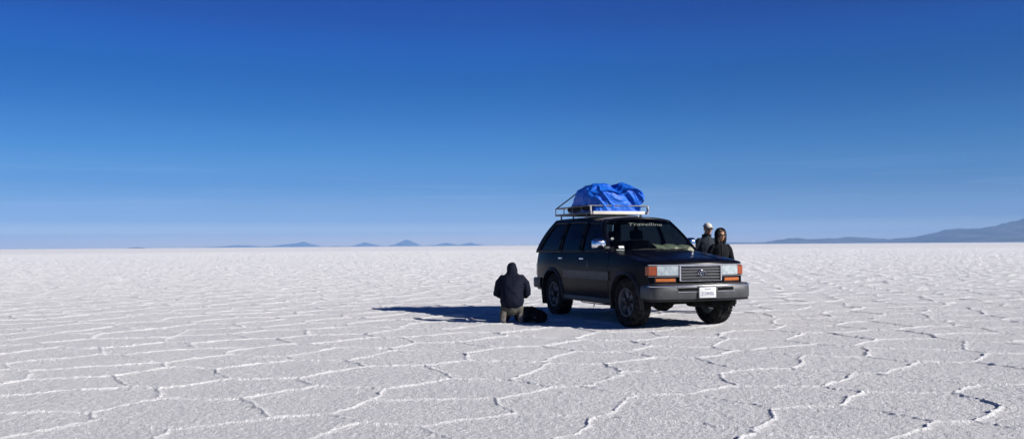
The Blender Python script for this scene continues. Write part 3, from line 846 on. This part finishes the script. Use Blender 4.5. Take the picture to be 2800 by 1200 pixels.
# ---- inside the cabin
mb = MB(); g = []
for (x, z) in ((.95, 1.19), (.80, 1.225), (.62, 1.235), (.50, 1.20), (.47, 1.05), (.50, .60)): g.append([(x-.04*abs(y)**2, y, z-.03*abs(y)**3) for y in np.linspace(-.78, .78, 13)])
mb.grid(g); mb.box((.52, .36, 1.235), (.16, .34, .07), .03); mb.build('dashboard', M['dash'], CAR)
mb = MB(); g = []
for (x, z) in ((.90, 1.225), (.85, 1.27), (.76, 1.315), (.66, 1.34), (.57, 1.33), (.52, 1.24)): g.append([(x-.05*abs(y)**2, y, z-.05*abs(y-.2)**2+.012*math.sin(y*19)+.007*math.sin(y*41+x*9)) for y in np.linspace(.06, .80, 22)])
mb.grid(g); mb.build('dashboard_cover', M['mat_'], CAR)
mb = MB(); mb.box((-.6, 0, .66), (2.6, 1.60, .05)); mb.build('cabin_floor', M['dash'], CAR)
for (x, y) in ((-.10, -.38), (-.10, .38), (-1.0, -.40), (-1.0, .40)):
    mb = MB(); mb.box((x, y, .83), (.50, .52, .16), .05); mb.box((x-.27, y, 1.12), (.14, .50, .60), .05, rot=(0, R(-12), 0))
    seat = mb.build('seat', M['seat'], CAR)
    mb = MB(); mb.box((x-.36, y, 1.52), (.09, .26, .17), .035, rot=(0, R(-10), 0)); mb.tube([(x-.34, y-.06, 1.38), (x-.355, y-.06, 1.48)], .007, 6); mb.tube([(x-.34, y+.06, 1.38), (x-.355, y+.06, 1.48)], .007, 6)
    mb.build('headrest', M['seat'], seat)
mb = MB(); cn_ = Vector((.38, .38, 1.14)); ax = Vector((-.82, 0, .57)).normalized(); u_ = Vector((0, 1, 0)); v_ = ax.cross(u_)
mb.tube([cn_+u_*.19*math.cos(2*PI*k/24)+v_*.19*math.sin(2*PI*k/24) for k in range(24)], .014, 8, closed=True)
for a in (0, PI, PI*1.5): mb.tube([cn_, cn_+u_*.19*math.cos(a)+v_*.19*math.sin(a)], .014, 6)
mb.tube([cn_, cn_-ax*.2], .03, 8); mb.build('steering_wheel', M['trim'], CAR)
mb = MB(); mb.box((.30, 0, 1.69), (.03, .24, .065), .012); mb.tube([(.31, 0, 1.70), (.36, 0, 1.78)], .01, 6); mb.build('interior_mirror', M['trim'], CAR)
# stickers and writing on the glass
def on_ws(u, v, d=.006):
    p = off(wspt(u, v), -.012); return Vector(p) + Vector((.62, 0, .78))*d
V, F = text_mesh('Travelline', .085, .3)
Lx = max(abs(V[:, 0])); mesh_obj('windscreen_lettering', [on_ws((v[0]/Lx*.33+.035)/.66, .80+v[1]/.75) for v in V], F, M['decal'], CAR, smooth=False)
def sticker(u, v, du, dv, m, n=12, ov=True):
    P = [on_ws(u+du*math.cos(2*PI*k/n+(0 if ov else PI/4)), v+dv*math.sin(2*PI*k/n+(0 if ov else PI/4))) for k in range(n if ov else 4)] if ov else [on_ws(u-du, v-dv), on_ws(u+du, v-dv), on_ws(u+du, v+dv), on_ws(u-du, v+dv)]
    return mesh_obj('windscreen_sticker', P, [tuple(range(len(P)))], m, CAR, smooth=False)
sticker(-.86, .42, .035, .035, M['decal'])
sticker(-.72, .17, .055, .032, M['white'], ov=False)
sticker(-.76, .085, .08, .016, M['decal'], ov=False)
# wipers
for (u0, u1) in ((-.55, .02), (.1, .62)):
    mb = MB(); mb.tube([on_ws(u0, .03, .02), on_ws(lerp(u0, u1, .5), .075, .028), on_ws(u1, .085, .014)], .008, 6); mb.tube([on_ws(u0+.04, .075, .012), on_ws(u1+.16, .10, .012)], .006, 5); mb.build('wiper', M['trim'], CAR)
# small emblem sticker on the front door
mb = MB(); y_ = -(Wd(.10)*ysZ(1.0)+.0075)
fs_ = mat('faded_sticker', (.12, .09, .095), .7)
for (cx_, cz_, rx_, rz_) in ((.125, 1.035, .022, .028), (.115, .972, .030, .026)):
    V = [(cx_+rx_*math.cos(2*PI*k/14), y_, cz_+rz_*math.sin(2*PI*k/14)) for k in range(14)]
    mesh_obj('door_sticker', V, [tuple(range(14))], fs_, CAR, smooth=False)

# ---- roof rack
def tb(mb, a, b, w_=.022): mb.tube([a, b], w_, 4)
RX0, RX1, RY = -.41, -1.98, .59
mb = MB()
def rail(z, r_, x0=RX0, x1=RX1):
    mb.tube([(x0, -RY, z), (x1, -RY, z)], r_, 8); mb.tube([(x0, RY, z), (x1, RY, z)], r_, 8); mb.tube([(x1, -RY, z), (x1, RY, z)], r_, 8)
rail(1.925, .018); rail(2.06, .012)
mb.tube([(RX0, -RY, 2.06), (RX0, RY, 2.06)], .012, 8)
for x in np.linspace(RX0, RX1, 5):
    for s in (-1, 1): mb.tube([(x, s*RY, 1.92), (x, s*RY, 2.06)], .010, 6)
for y in (-.3, 0, .3): mb.tube([(RX1, y, 1.92), (RX1, y, 2.06)], .010, 6)
for x in np.linspace(RX0-.1, RX1+.1, 7): mb.tube([(x, -RY, 1.922), (x, RY, 1.922)], .011, 6)
for x in (-.62, -1.2, -1.75):
    for s in (-1, 1):
        mb.tube([(x, s*.57, 1.92), (x, s*.575, 1.80)], .016, 6); mb.box((x, s*.60, 1.795), (.08, .05, .03), .006)
rack = mb.build('roof_rack', M['rackdark'], CAR)
mb = MB(); mb.box((RX0+.015, -.01, 1.928), (.03, 1.08, .060), .006); mb.build('rack_board', M['cream'], rack)
mb = MB(); mb.box((-.10, 0, 1.858), (.0, .0, .0)) if False else None
mb.box((-.52, 0, 1.868), (.04, 1.06, .022), .005); mb.box((-1.2, 0, 1.885), (.04, 1.12, .022), .005); mb.build('rack_crossbar', M['cream'], rack)
brt = mat('bright_rack_tube', (.6, .58, .55), .35, metal=.5)
for s in (-1, 1):
    mb = MB(); mb.tube([(RX0+.02, s*.585, 1.90), (RX0+.03, s*.60, 1.96), (RX0+.02, s*.60, 2.05), (RX0-.06, s*.595, 2.068)], .017, 8); mb.build('rack_corner_tube', brt, rack)

# ---- the load under its blue tarpaulin, tied on the rack
def build_tarp():
    nt_, nb = 300, 130
    cx, cy = -.985, 0.0; hx_, hy_ = .615, .60
    V = []
    th = np.linspace(0, 2*PI, nt_, endpoint=False)
    for j in range(nb):
        t = j/(nb-1)
        side = min(t/.50, 1.)                     # up the side
        topf = max(0., (t-.50)/.50)               # over the top
        shrink = (.95+.05*float(sstep(.1, .5, side))-.03*float(sstep(.6, 1, side)))*(1-topf) if topf < 1 else .002
        e = 2/4.6
        ca, sa = np.cos(th), np.sin(th)
        X = np.sign(ca)*abs(ca)**e*hx_*max(shrink, .002); Y = np.sign(sa)*abs(sa)**e*hy_*max(shrink, .002)
        x = cx+X; y = cy+Y
        xx, yy = X/hx_, Y/hy_
        # height field: tall middle, lower front crest, steep back, dip between the two bundles
        H = 2.47 - .155*sstep(.42, 1.0, xx) - .20*sstep(.0, 1., -xx) - .14*sstep(-.55, -1.05, xx)
        H = H - .10*np.exp(-((yy-.08)/.13)**2)*sstep(-.3, .6, xx) + .045*np.exp(-((yy-.36)/.24)**2)*sstep(-.2, .5, xx) + .03*np.exp(-((yy+.4)/.3)**2)*sstep(0, .5, xx) - .10*sstep(.6, 1.05, abs(yy))
        H += .016*vn2(x*5+3, y*5) + .012*vn2(x*11, y*11+5)
        z = 1.945 + (H-1.945)*(math.sin(side*PI/2)**.9)
        # pull the back in and up
        x = x + .42*side**1.4*sstep(-.1, -1., xx)*(1-topf); y = y*(1-.10*side*sstep(.2, -1, yy/1.0)*(1-topf))
        # folds in the sides: diagonal at the front, upright at the back and sides
        per = np.where(abs(xx) > abs(yy), y*1.0, x*1.0)
        fr_w = sstep(.6, .95, xx)
        dg = per*9.5 + np.where(xx > .5, (z-2)*7.5, (z-2)*1.5) + 1.6*vn2(x*3+7, y*3+z*3)
        f1 = 1-abs(np.sin(dg)); f2 = 1-abs(np.sin(dg*2.6+1.2*vn2(x*8, z*8+y*8))); f3 = 1-abs(vn3(x*14, y*14, z*7))*2
        fold = (.062*(f1**2-.35) + .034*(f2**2-.35) + .018*f3)*math.sin(min(side, 1)*PI*.62+.35)*(1-topf)**.5
        fold = fold*np.where(xx > .5, 1.0, .8)
        gl_ = (y-(.05+.30*(2.37-z)/.31))/.045
        fold = fold - .075*np.exp(-gl_**2)*sstep(.75, .9, xx)*(1-topf) + .02*np.exp(-((gl_-2.0))**2)*sstep(.75, .9, xx)
        nx_, ny_ = ca, sa
        x = x + nx_*fold; y = y + ny_*fold*.8
        # crumpled top: small bunched pleats toward the back left
        pl = (1-abs(np.sin(x*34+3*vn2(x*4, y*4))))*.020*sstep(.1, -.9, xx)*min(1, t*2)
        z = z + pl*(side) + .010*vn3(x*16, y*16, z*16)*side
        # overhanging flap at the front left top
        fl = np.exp(-((yy-.62)/.36)**2)*sstep(.35, .9, xx)*math.exp(-((t-.53)/.05)**2)
        x = x + .05*fl; z = z + .022*fl
        crest = np.exp(-((t-.50)/.03)**2)*sstep(.45, .9, xx)
        x = x + .045*crest
        V += list(zip(x, y, z))
    F = [(j*nt_+i, j*nt_+(i+1) % nt_, (j+1)*nt_+(i+1) % nt_, (j+1)*nt_+i) for j in range(nb-1) for i in range(nt_)]
    F.append(tuple((nb-1)*nt_+i for i in range(nt_))); F.append(tuple(range(nt_))[::-1])
    M2 = CAR.matrix_basis

    root_loc = M2 @ Vector((cx, cy, 1.94)); rz = CAR.rotation_euler.z
    o = mesh_obj('tarpaulin_bundle', [(v[0]-cx, v[1]-cy, v[2]-1.94) for v in V], F, M['tarp'], None, 60)
    o.location = root_loc; o.rotation_euler = (0, 0, rz)
    sm_ = o.modifiers.new('soft', 'SMOOTH'); sm_.iterations = 4; sm_.factor = .5
    tag(o, 'crumpled bright blue tarpaulin over the load on the roof rack', 'tarpaulin')
    # lashing rope runs from the back of the rack over the load
    for y in (-.585, -.2, .585):
        mb = MB()
        a = Vector((-1.96, y, 2.06)); b = Vector((-1.02, y*.80, 2.40))
        mb.tube([a-Vector((cx, cy, 1.94)), (a+b)/2-Vector((cx, cy, 1.945)), b-Vector((cx, cy, 1.94))], .012, 6)
        mb.build('lashing_rope', M['rope'], o)
bpy.context.view_layer.update()
build_tarp()
# black roll added as the shade between tarpaulin and near-side rail
g = []; L_ = 1.02
for i in range(29):
    t = i/28; e_ = math.sin(PI*min(max(t, .02), .98))**.25; row = []
    for k in range(17):
        a = 2*PI*k/16; n_ = 1+.05*math.sin(t*17+k*2)+.03*math.sin(t*41+k)
        row.append((-.5*L_+L_*t, .065*math.cos(a)*e_*n_, .085+.085*math.sin(a)*e_*n_))
    g.append(row)
mb = MB(); mb.grid(g); db = mb.build('shade_filler', M['bag'], None, 60)
db.location = CAR.matrix_basis @ Vector((-1.0, -.52, 1.935)); db.rotation_euler = (0, 0, CAR.rotation_euler.z)
tag(db, 'long black roll on the roof rack added as shade under the edge of the blue tarpaulin', 'bag')
# ------------------------------------------------------------------ people
class Blob:
    """lofts and ellipsoids that are fused into ONE continuous surface"""
    def __init__(s): s.mb = MB()
    def limb(s, pts, n=16, steps=4):
        """pts: (x, y, z, r) or (x, y, z, rx, ry) ; rounded ends; rings stay perpendicular to the path"""
        P = [Vector(p[:3]) for p in pts]; RR = [(p[3], p[4] if len(p) > 4 else p[3]) for p in pts]
        def ring(c, t, rx, ry):
            ref = Vector((1, 0, 0)) if abs(t.x) < .9 else Vector((0, 0, 1))
            w_ = t.cross(ref).normalized(); u = w_.cross(t).normalized()
            return [c + u*rx*math.cos(2*PI*k/n) + w_*ry*math.sin(2*PI*k/n) for k in range(n)]
        rings = []
        m = len(P)
        T = [((P[min(i+1, m-1)]-P[max(i-1, 0)]).normalized()) for i in range(m)]
        for q in (85, 60, 30):
            a = R(q); rx, ry = RR[0]; rings.append(ring(P[0]-T[0]*min(rx, ry)*math.sin(a), T[0], rx*math.cos(a), ry*math.cos(a)))
        for i in range(m-1):
            for k in range(steps):
                f = k/steps; c = P[i].lerp(P[i+1], f); t = T[i].lerp(T[i+1], f).normalized()
                rings.append(ring(c, t, lerp(RR[i][0], RR[i+1][0], f), lerp(RR[i][1], RR[i+1][1], f)))
        rings.append(ring(P[-1], T[-1], *RR[-1]))
        for q in (30, 60, 85):
            a = R(q); rx, ry = RR[-1]; rings.append(ring(P[-1]+T[-1]*min(rx, ry)*math.sin(a), T[-1], rx*math.cos(a), ry*math.cos(a)))
        V = [v for r_ in rings for v in r_]; k_ = len(rings)
        F = [(i*n+j, i*n+(j+1) % n, (i+1)*n+(j+1) % n, (i+1)*n+j) for i in range(k_-1) for j in range(n)]
        F.append(tuple(range(n))[::-1]); F.append(tuple((k_-1)*n+j for j in range(n)))
        s.mb.add(V, F); return s
    def ball(s, c, r, rot=None, n=18):
        V = []; F = []
        mt = Euler(rot).to_matrix() if rot else None
        for i in range(n+1):
            a = PI*i/n
            for j in range(n):
                b = 2*PI*j/n; v = Vector((r[0]*math.sin(a)*math.cos(b), r[1]*math.sin(a)*math.sin(b), r[2]*math.cos(a)))
                if mt: v = mt @ v
                V.append(v+Vector(c))
        F = [(i*n+j, (i+1)*n+j, (i+1)*n+(j+1) % n, i*n+(j+1) % n) for i in range(n) for j in range(n)]
        s.mb.add(V, F); return s
    def fuse(s, name, material, parent, vox=.009, smooth=6, folds=0., seed=0, fscale=9., cut=None):
        o = mesh_obj(name+'_raw', s.mb.V, s.mb.F, material)
        rm = o.modifiers.new('r', 'REMESH'); rm.mode = 'VOXEL'; rm.voxel_size = vox
        if smooth:
            sm = o.modifiers.new('s', 'SMOOTH'); sm.iterations = smooth; sm.factor = .5
        bpy.context.view_layer.update()
        me = bpy.data.meshes.new_from_object(o.evaluated_get(bpy.context.evaluated_depsgraph_get()))
        bpy.data.objects.remove(o)
        me.name = name
        if folds:
            n = len(me.vertices); co_ = np.empty(n*3); me.vertices.foreach_get('co', co_); co_ = co_.reshape(-1, 3)
            no = np.empty(n*3); me.vertices.foreach_get('normal', no); no = no.reshape(-1, 3)
            x, y, z = co_.T
            f = 1-2*abs(vn3(x*fscale+seed, y*fscale, z*fscale*1.6)) + .5*(1-2*abs(vn3(x*fscale*2.2+seed, y*fscale*2.2, z*fscale*3)))
            d = np.clip(f, -1.2, 1.2)*folds - folds*.3
            co_ = co_ + no*d[:, None]
            me.vertices.foreach_set('co', co_.ravel()); me.update()
        me.materials.clear(); me.materials.append(material)
        me.polygons.foreach_set('use_smooth', [True]*len(me.polygons))
        return link(bpy.data.objects.new(name, me), parent)
def add_hand(b, wrist, dirv, palm_n, side, curl=.5, sc_=1.):
    """palm, four bent fingers and a thumb on a wrist; dirv = where the fingers point, palm_n = out of the palm"""
    w_ = Vector(wrist); d = Vector(dirv).normalized(); n_ = Vector(palm_n); n_ = (n_-d*n_.dot(d)).normalized(); a = d.cross(n_)*side
    def P(f, l, o_): return w_ + (d*f + a*l + n_*o_)*sc_
    def L(pts, rs): b.limb([(*p, r_*sc_) for p, r_ in zip(pts, rs)], 10, 2)
    for l in (-.026, -.009, .009, .026): L([P(0, l*.5, 0), P(.045, l, 0), P(.085, l*1.05, 0)], (.016, .014, .011))
    for l, ln in ((.031, .072), (.0105, .080), (-.0105, .074), (-.031, .058)):
        p0 = P(.085, l, 0); c = curl
        k1 = p0 + (d*math.cos(c)+n_*math.sin(c))*ln*.45*sc_
        k2 = k1 + (d*math.cos(c*2.1)+n_*math.sin(c*2.1))*ln*.32*sc_
        k3 = k2 + (d*math.cos(c*2.8)+n_*math.sin(c*2.8))*ln*.25*sc_
        L([p0, k1, k2, k3], (.0095, .0088, .0080, .0070))
    L([P(.018, .022, .004), P(.045, .050, .018), P(.072, .060, .032), P(.092, .058, .045)], (.014, .0115, .0098, .0085))
def head_blob(b, c, s=1., pitch=0., yaw=0.):
    """head facing -y in its own frame; c = centre of the skull at eye height"""
    mt = Euler((pitch, 0, yaw)).to_matrix(); C_ = Vector(c)
    def q(x, y, z): return C_ + mt @ Vector((x*s, y*s, z*s))
    b.ball(q(0, .012, .035), (.076*s, .094*s, .083*s), (pitch, 0, yaw)); b.ball(q(0, -.018, -.035), (.060*s, .072*s, .080*s), (pitch, 0, yaw))
    b.ball(q(0, -.060, -.092), (.030*s, .026*s, .022*s)); b.ball(q(0, -.072, .026), (.052*s, .016*s, .014*s))
    b.limb([(*q(0, -.084, .008), .009*s), (*q(0, -.100, -.022), .011*s), (*q(0, -.106, -.036), .0145*s)], 10)
    for e in (-1, 1):
        b.ball(q(e*.013, -.094, -.040), (.009*s,)*3); b.ball(q(e*.079, .012, -.008), (.010*s, .018*s, .030*s), (pitch, 0, yaw)); b.ball(q(e*.040, -.062, -.020), (.024*s, .018*s, .020*s))
    b.ball(q(0, -.086, -.061), (.024*s, .010*s, .0055*s)); b.ball(q(0, -.085, -.073), (.021*s, .010*s, .007*s))
    return q
def sunglasses(q, s, parent):
    g = Blob()
    for e in (-1, 1): g.ball(q(e*.034, -.092, .006), (.029*s, .010*s, .021*s)); g.limb([(*q(e*.060, -.082, .012), .004), (*q(e*.079, -.03, .010), .004), (*q(e*.084, .02, .006), .004)], 8)
    g.limb([(*q(-.02, -.098, .012), .004), (*q(.02, -.098, .012), .004)], 8)
    return g.fuse('sunglasses', M['shade'], parent, .004, 2)

def standing(name_label, loc, rz, H, jacket, hooded, seed, head_yaw=0., lean=0., arms='pockets', build=1.):
    """a person standing with the weight on both feet, facing -y in the own frame"""
    k = H/1.78; bw = k*build
    root = empty('person', loc, rz); tag(root, name_label, 'person')
    def S(*p): return tuple(v*k for v in p)
    b = Blob()
    q = head_blob(b, S(0, -.035+lean, 1.652), .98*k, R(4), head_yaw)
    b.limb([(*S(0, 0+lean, 1.60), .055*k), (*S(0, .015+lean*.7, 1.50), .060*k), (*S(0, .02, 1.42), .085*k, .07*k)])
    b.limb([(*S(0, .02, .93), .150*bw, .10*bw), (*S(0, .015, 1.08), .130*bw, .09*bw), (*S(0, .01, 1.28), .155*bw, .105*bw), (*S(0, .015, 1.40), .150*bw, .09*bw)], 20)
    for e in (-1, 1):
        b.limb([(*S(e*.09, .02, .90), .085*bw), (*S(e*.10, -.005, .50), .052*bw), (*S(e*.10, .02, .34), .052*bw), (*S(e*.10, .03, .09), .036*bw)])
        b.limb([(*S(e*.10, .03, .06), .035*k), (*S(e*.115, -.12, .035), .032*k)])
        sh = S(e*.160, .015, 1.375); el = S(e*.265, .06, 1.13); wr = S(e*.20, -.13, 1.00)
        b.limb([(*sh, .044*k), (*el, .040*k), (*wr, .026*k)])
        add_hand(b, wr, (-e*.45, -.6, -.4), (-e*.6, .5, -.3), -e, .55, k)
    b.fuse('body', M['skin'], root, .0062, 3)
    j = Blob()
    j.limb([(*S(0, .02, .80), .185*bw, .130*bw), (*S(0, .02, .95), .180*bw, .130*bw), (*S(0, .012, 1.12), .165*bw, .125*bw), (*S(0, .005, 1.28), .188*bw, .135*bw), (*S(0, .012, 1.39), .190*bw, .118*bw), (*S(0, .015, 1.445), .155*bw, .095*bw), (*S(0, .015, 1.485), .09*bw, .08*bw)], 24)
    for e in (-1, 1):
        j.limb([(*S(e*.160, .012, 1.405), .066*bw), (*S(e*.212, .03, 1.32), .066*bw), (*S(e*.262, .06, 1.13), .058*bw), (*S(e*.24, -.04, 1.05), .058*bw), (*S(e*.202, -.125, 1.00), .047*bw)])
    if hooded:
        # hood: a thick shell round the head, open at the face
        for a in np.linspace(-118, 118, 15):
            for t in (0,):
                pts = []
                for z_, rr_ in ((-.16, .105), (-.09, .112), (-.02, .112), (.05, .106), (.10, .078), (.128, .03)):
                    aa = R(a); pts.append((*q(rr_*.93*math.sin(aa), .022+rr_*math.cos(aa)*1.0, z_+.012), .024*k))
                j.limb(pts, 8, 3)
    else:
        for a in np.linspace(-165, 165, 17):   # raised collar
            aa = R(a); j.limb([(*S(.085*math.sin(aa), .02+.078*math.cos(aa), 1.44), .020*k), (*S(.082*math.sin(aa), .022+.082*math.cos(aa)+lean, 1.535), .013*k)], 8, 3)
    jk = j.fuse('jacket', jacket, root, .0085, 4, .006, seed, 8.)
    z = Blob(); z.limb([(*S(0, -.135*build, .82), .007), (*S(0, -.128*build, 1.10), .007), (*S(0, -.132*build, 1.30), .007), (*S(0, -.10, 1.46), .007)], 8); z.fuse('zip', M['trim'], jk, .006, 1)
    t = Blob()
    t.limb([(*S(0, .02, .84), .165*bw, .115*bw), (*S(0, .02, .90), .165*bw, .118*bw)])
    for e in (-1, 1): t.limb([(*S(e*.088, .02, .86), .098*bw), (*S(e*.10, -.0, .52), .072*bw), (*S(e*.10, .02, .32), .064*bw), (*S(e*.10, .03, .10), .058*bw)])
    t.fuse('trousers', M['darkcloth'], root, .009, 4, .006, seed+5, 9.)
    for e in (-1, 1):
        f = Blob(); f.limb([(*S(e*.10, .03, .11), .052*k), (*S(e*.10, .04, .05), .048*k), (*S(e*.112, -.10, .044), .044*k, .036*k), (*S(e*.116, -.155, .036), .036*k, .028*k)])
        f.fuse('boot', M['boot'], root, .009, 3)
    sunglasses(q, .98*k, root)
    return root, q, k
# the man with the cap
man, q, k = standing('standing person in a pale cap, sunglasses and slate jacket behind the black car',
                     (3.86, 17.75, 0), R(12), 1.765, M['slate'], False, 3, R(8), -.01, build=1.06)
c = Blob()
cb = MB(); g = []
for i in range(11):
    a = PI/2*i/10; r_ = math.cos(a); row = []
    for j_ in range(33):
        b_ = 2*PI*j_/32; row.append(q(.087*r_*math.cos(b_), .012+.104*r_*math.sin(b_), .040+.084*math.sin(a)))
    g.append(row)
cb.grid(g)
cap = cb.build('cap', M['capm'], man, 60)
cb = MB(); g = []
for i in range(7):
    t = i/6; row = []
    for j_ in range(17):
        a = R(-62+124*j_/16); rr_ = 1+.75*t*(math.cos(a)**.8 if math.cos(a) > 0 else 0)
        row.append(q(.085*math.sin(a)*(1+.05*t), .012-.102*math.cos(a)*rr_, .046-.012*t-.030*abs(math.sin(a))**2*t))
    g.append(row)
cb.grid(g); cb.grid([[Vector(p)-Vector((0, 0, .006)) for p in r_] for r_ in g[::-1]])
cb.grid([g[-1], [Vector(p)-Vector((0, 0, .006)) for p in g[-1]]])
cb.build('cap_brim', M['capm'], cap, 60)
cb = MB(); cb.tube([q(.086*math.cos(2*PI*i/24), .012+.103*math.sin(2*PI*i/24), .046) for i in range(24)], .006, 6, closed=True); cb.build('cap_band', M['sole'], cap)
# the woman in the black hood
woman, q2, k2 = standing('standing person in a black hooded jacket and sunglasses, nearer the front of the car',
                         (4.02, 17.30, 0), R(6), 1.625, M['blackcloth'], True, 11, R(10), 0, build=.95)
hb = Blob()
for e in (-1, 1):
    for i in range(4): hb.limb([(*q2(e*(.058+.004*i), -.052+.02*i, .072-.01*i), .016), (*q2(e*(.078+.003*i), -.045+.014*i, .0), .015), (*q2(e*(.074), -.040+.01*i, -.10), .014), (*q2(e*.060, -.050, -.17), .012)], 8)
hb.limb([(*q2(-.05, -.052, .082), .018), (*q2(0, -.062, .095), .018), (*q2(.05, -.052, .082), .018)], 8)
hb.fuse('hair', M['hair'], woman, .006, 3, .002, 2, 20.)

# ------------------------------------------------------------------ the kneeling person, seen from behind, sitting on the heels
kn = empty('person', (-.010, 15.42, 0), R(-2)); tag(kn, 'kneeling person seen from behind in a navy hooded jacket and khaki trousers', 'person')
b = Blob()
mt_h = None
qk = head_blob(b, (0, .20, .908), .92, R(14), PI)
b.limb([(0, .165, .92, .055), (0, .145, .84, .062), (0, .12, .76, .09, .075)])
b.limb([(0, .04, .30, .15, .11), (0, .06, .45, .13, .095), (0, .10, .62, .155, .11), (0, .12, .74, .15, .09)], 20)
for e in (-1, 1):
    b.limb([(e*.09, .05, .27, .085), (e*.125, .46, .10, .055)]); b.limb([(e*.125, .47, .085, .052), (e*.14, .22, .085, .05), (e*.145, -.02, .115, .036)])
    b.limb([(e*.145, -.045, .14, .036), (e*.145, -.075, .04, .032)])
    b.limb([(e*.165, .12, .72, .044), (e*.262, .16, .50, .042), (e*.11, .38, .47, .027)])
    add_hand(b, (e*.11, .38, .47), (-e*.5, .6, .1), (-e*.5, -.2, -.6), e, .6)
b.fuse('body', M['skin'], kn, .0062, 3)
j = Blob()
j.limb([(0, .025, .375, .205, .165), (0, .03, .44, .205, .160), (0, .05, .52, .195, .150), (0, .085, .64, .205, .145), (0, .105, .74, .215, .125), (0, .12, .80, .185, .10), (0, .13, .835, .11, .08)], 26)
for e in (-1, 1): j.limb([(e*.165, .115, .765, .066), (e*.222, .125, .68, .076), (e*.262, .155, .50, .070), (e*.20, .27, .475, .062), (e*.125, .365, .47, .048)])
for a in np.linspace(-122, 122, 15):
    pts = []
    for z_, rr_ in ((-.17, .088), (-.10, .088), (-.04, .090), (.04, .088), (.092, .066), (.115, .025)):
        aa = R(a); pts.append((*qk(rr_*.90*math.sin(aa), .012+rr_*math.cos(aa), z_+.008), .016))
    j.limb(pts, 8, 3)
j.fuse('jacket', M['navy'], kn, .0085, 4, .0085, 21, 6.5)
t = Blob()
t.limb([(0, .03, .25, .16, .12), (0, .04, .36, .17, .13)])
for e in (-1, 1):
    t.limb([(e*.095, .04, .26, .105), (e*.125, .46, .11, .078)]); t.limb([(e*.125, .47, .085, .074), (e*.14, .20, .098, .074), (e*.148, .0, .14, .066), (e*.150, -.025, .165, .060)])
t.fuse('trousers', M['khaki'], kn, .009, 3, .009, 31, 11.)
for e in (-1, 1):
    f = Blob(); f.limb([(e*.150, -.02, .17, .052), (e*.150, -.065, .145, .050, .045), (e*.150, -.085, .08, .048, .038), (e*.150, -.07, .035, .046, .030), (e*.150, -.03, .026, .042, .024)])
    bt = f.fuse('boot', M['boot'], kn, .008, 2)
    f = Blob(); f.limb([(e*.150, -.105, .165, .038, .012), (e*.150, -.118, .11, .036, .011), (e*.150, -.118, .06, .040, .012), (e*.150, -.098, .022, .040, .012)]); f.fuse('sole', M['sole'], bt, .006, 2)

# ------------------------------------------------------------------ the bag on the ground beside the kneeling person
bagx = empty('backpack', (.33, 15.62, 0), R(8)); tag(bagx, 'black backpack lying on the salt between the kneeling person and the rear wheel', 'backpack')
b = Blob()
b.ball((0, 0, .115), (.27, .17, .125)); b.ball((-.08, 0, .16), (.17, .15, .115)); b.ball((.13, -.01, .09), (.15, .14, .10)); b.ball((-.02, -.10, .09), (.19, .08, .085))
b.limb([(-.20, .02, .10, .09), (.20, .0, .08, .08)])
bm_ = b.fuse('bag_body', M['bag'], bagx, .010, 5, .012, 41, 7.)
b = Blob(); b.ball((.02, -.150, .085), (.13, .045, .065)); b.fuse('front_pocket', M['bag'], bagx, .008, 3, .006, 44, 9.)
for e in (-1, 1):
    mb = MB(); mb.tube([(-.15+.10*e, .05, .26), (-.10+.10*e, -.06, .275), (.02+.10*e, -.15, .215), (.14+.08*e, -.17, .09), (.20, -.16, .02)], .012, 8, flat=1); mb.build('strap', M['bag'], bagx)
mb = MB(); mb.box((.025, -.197, .10), (.035, .008, .022), .003); mb.build('buckle', M['rackdark'], bagx)
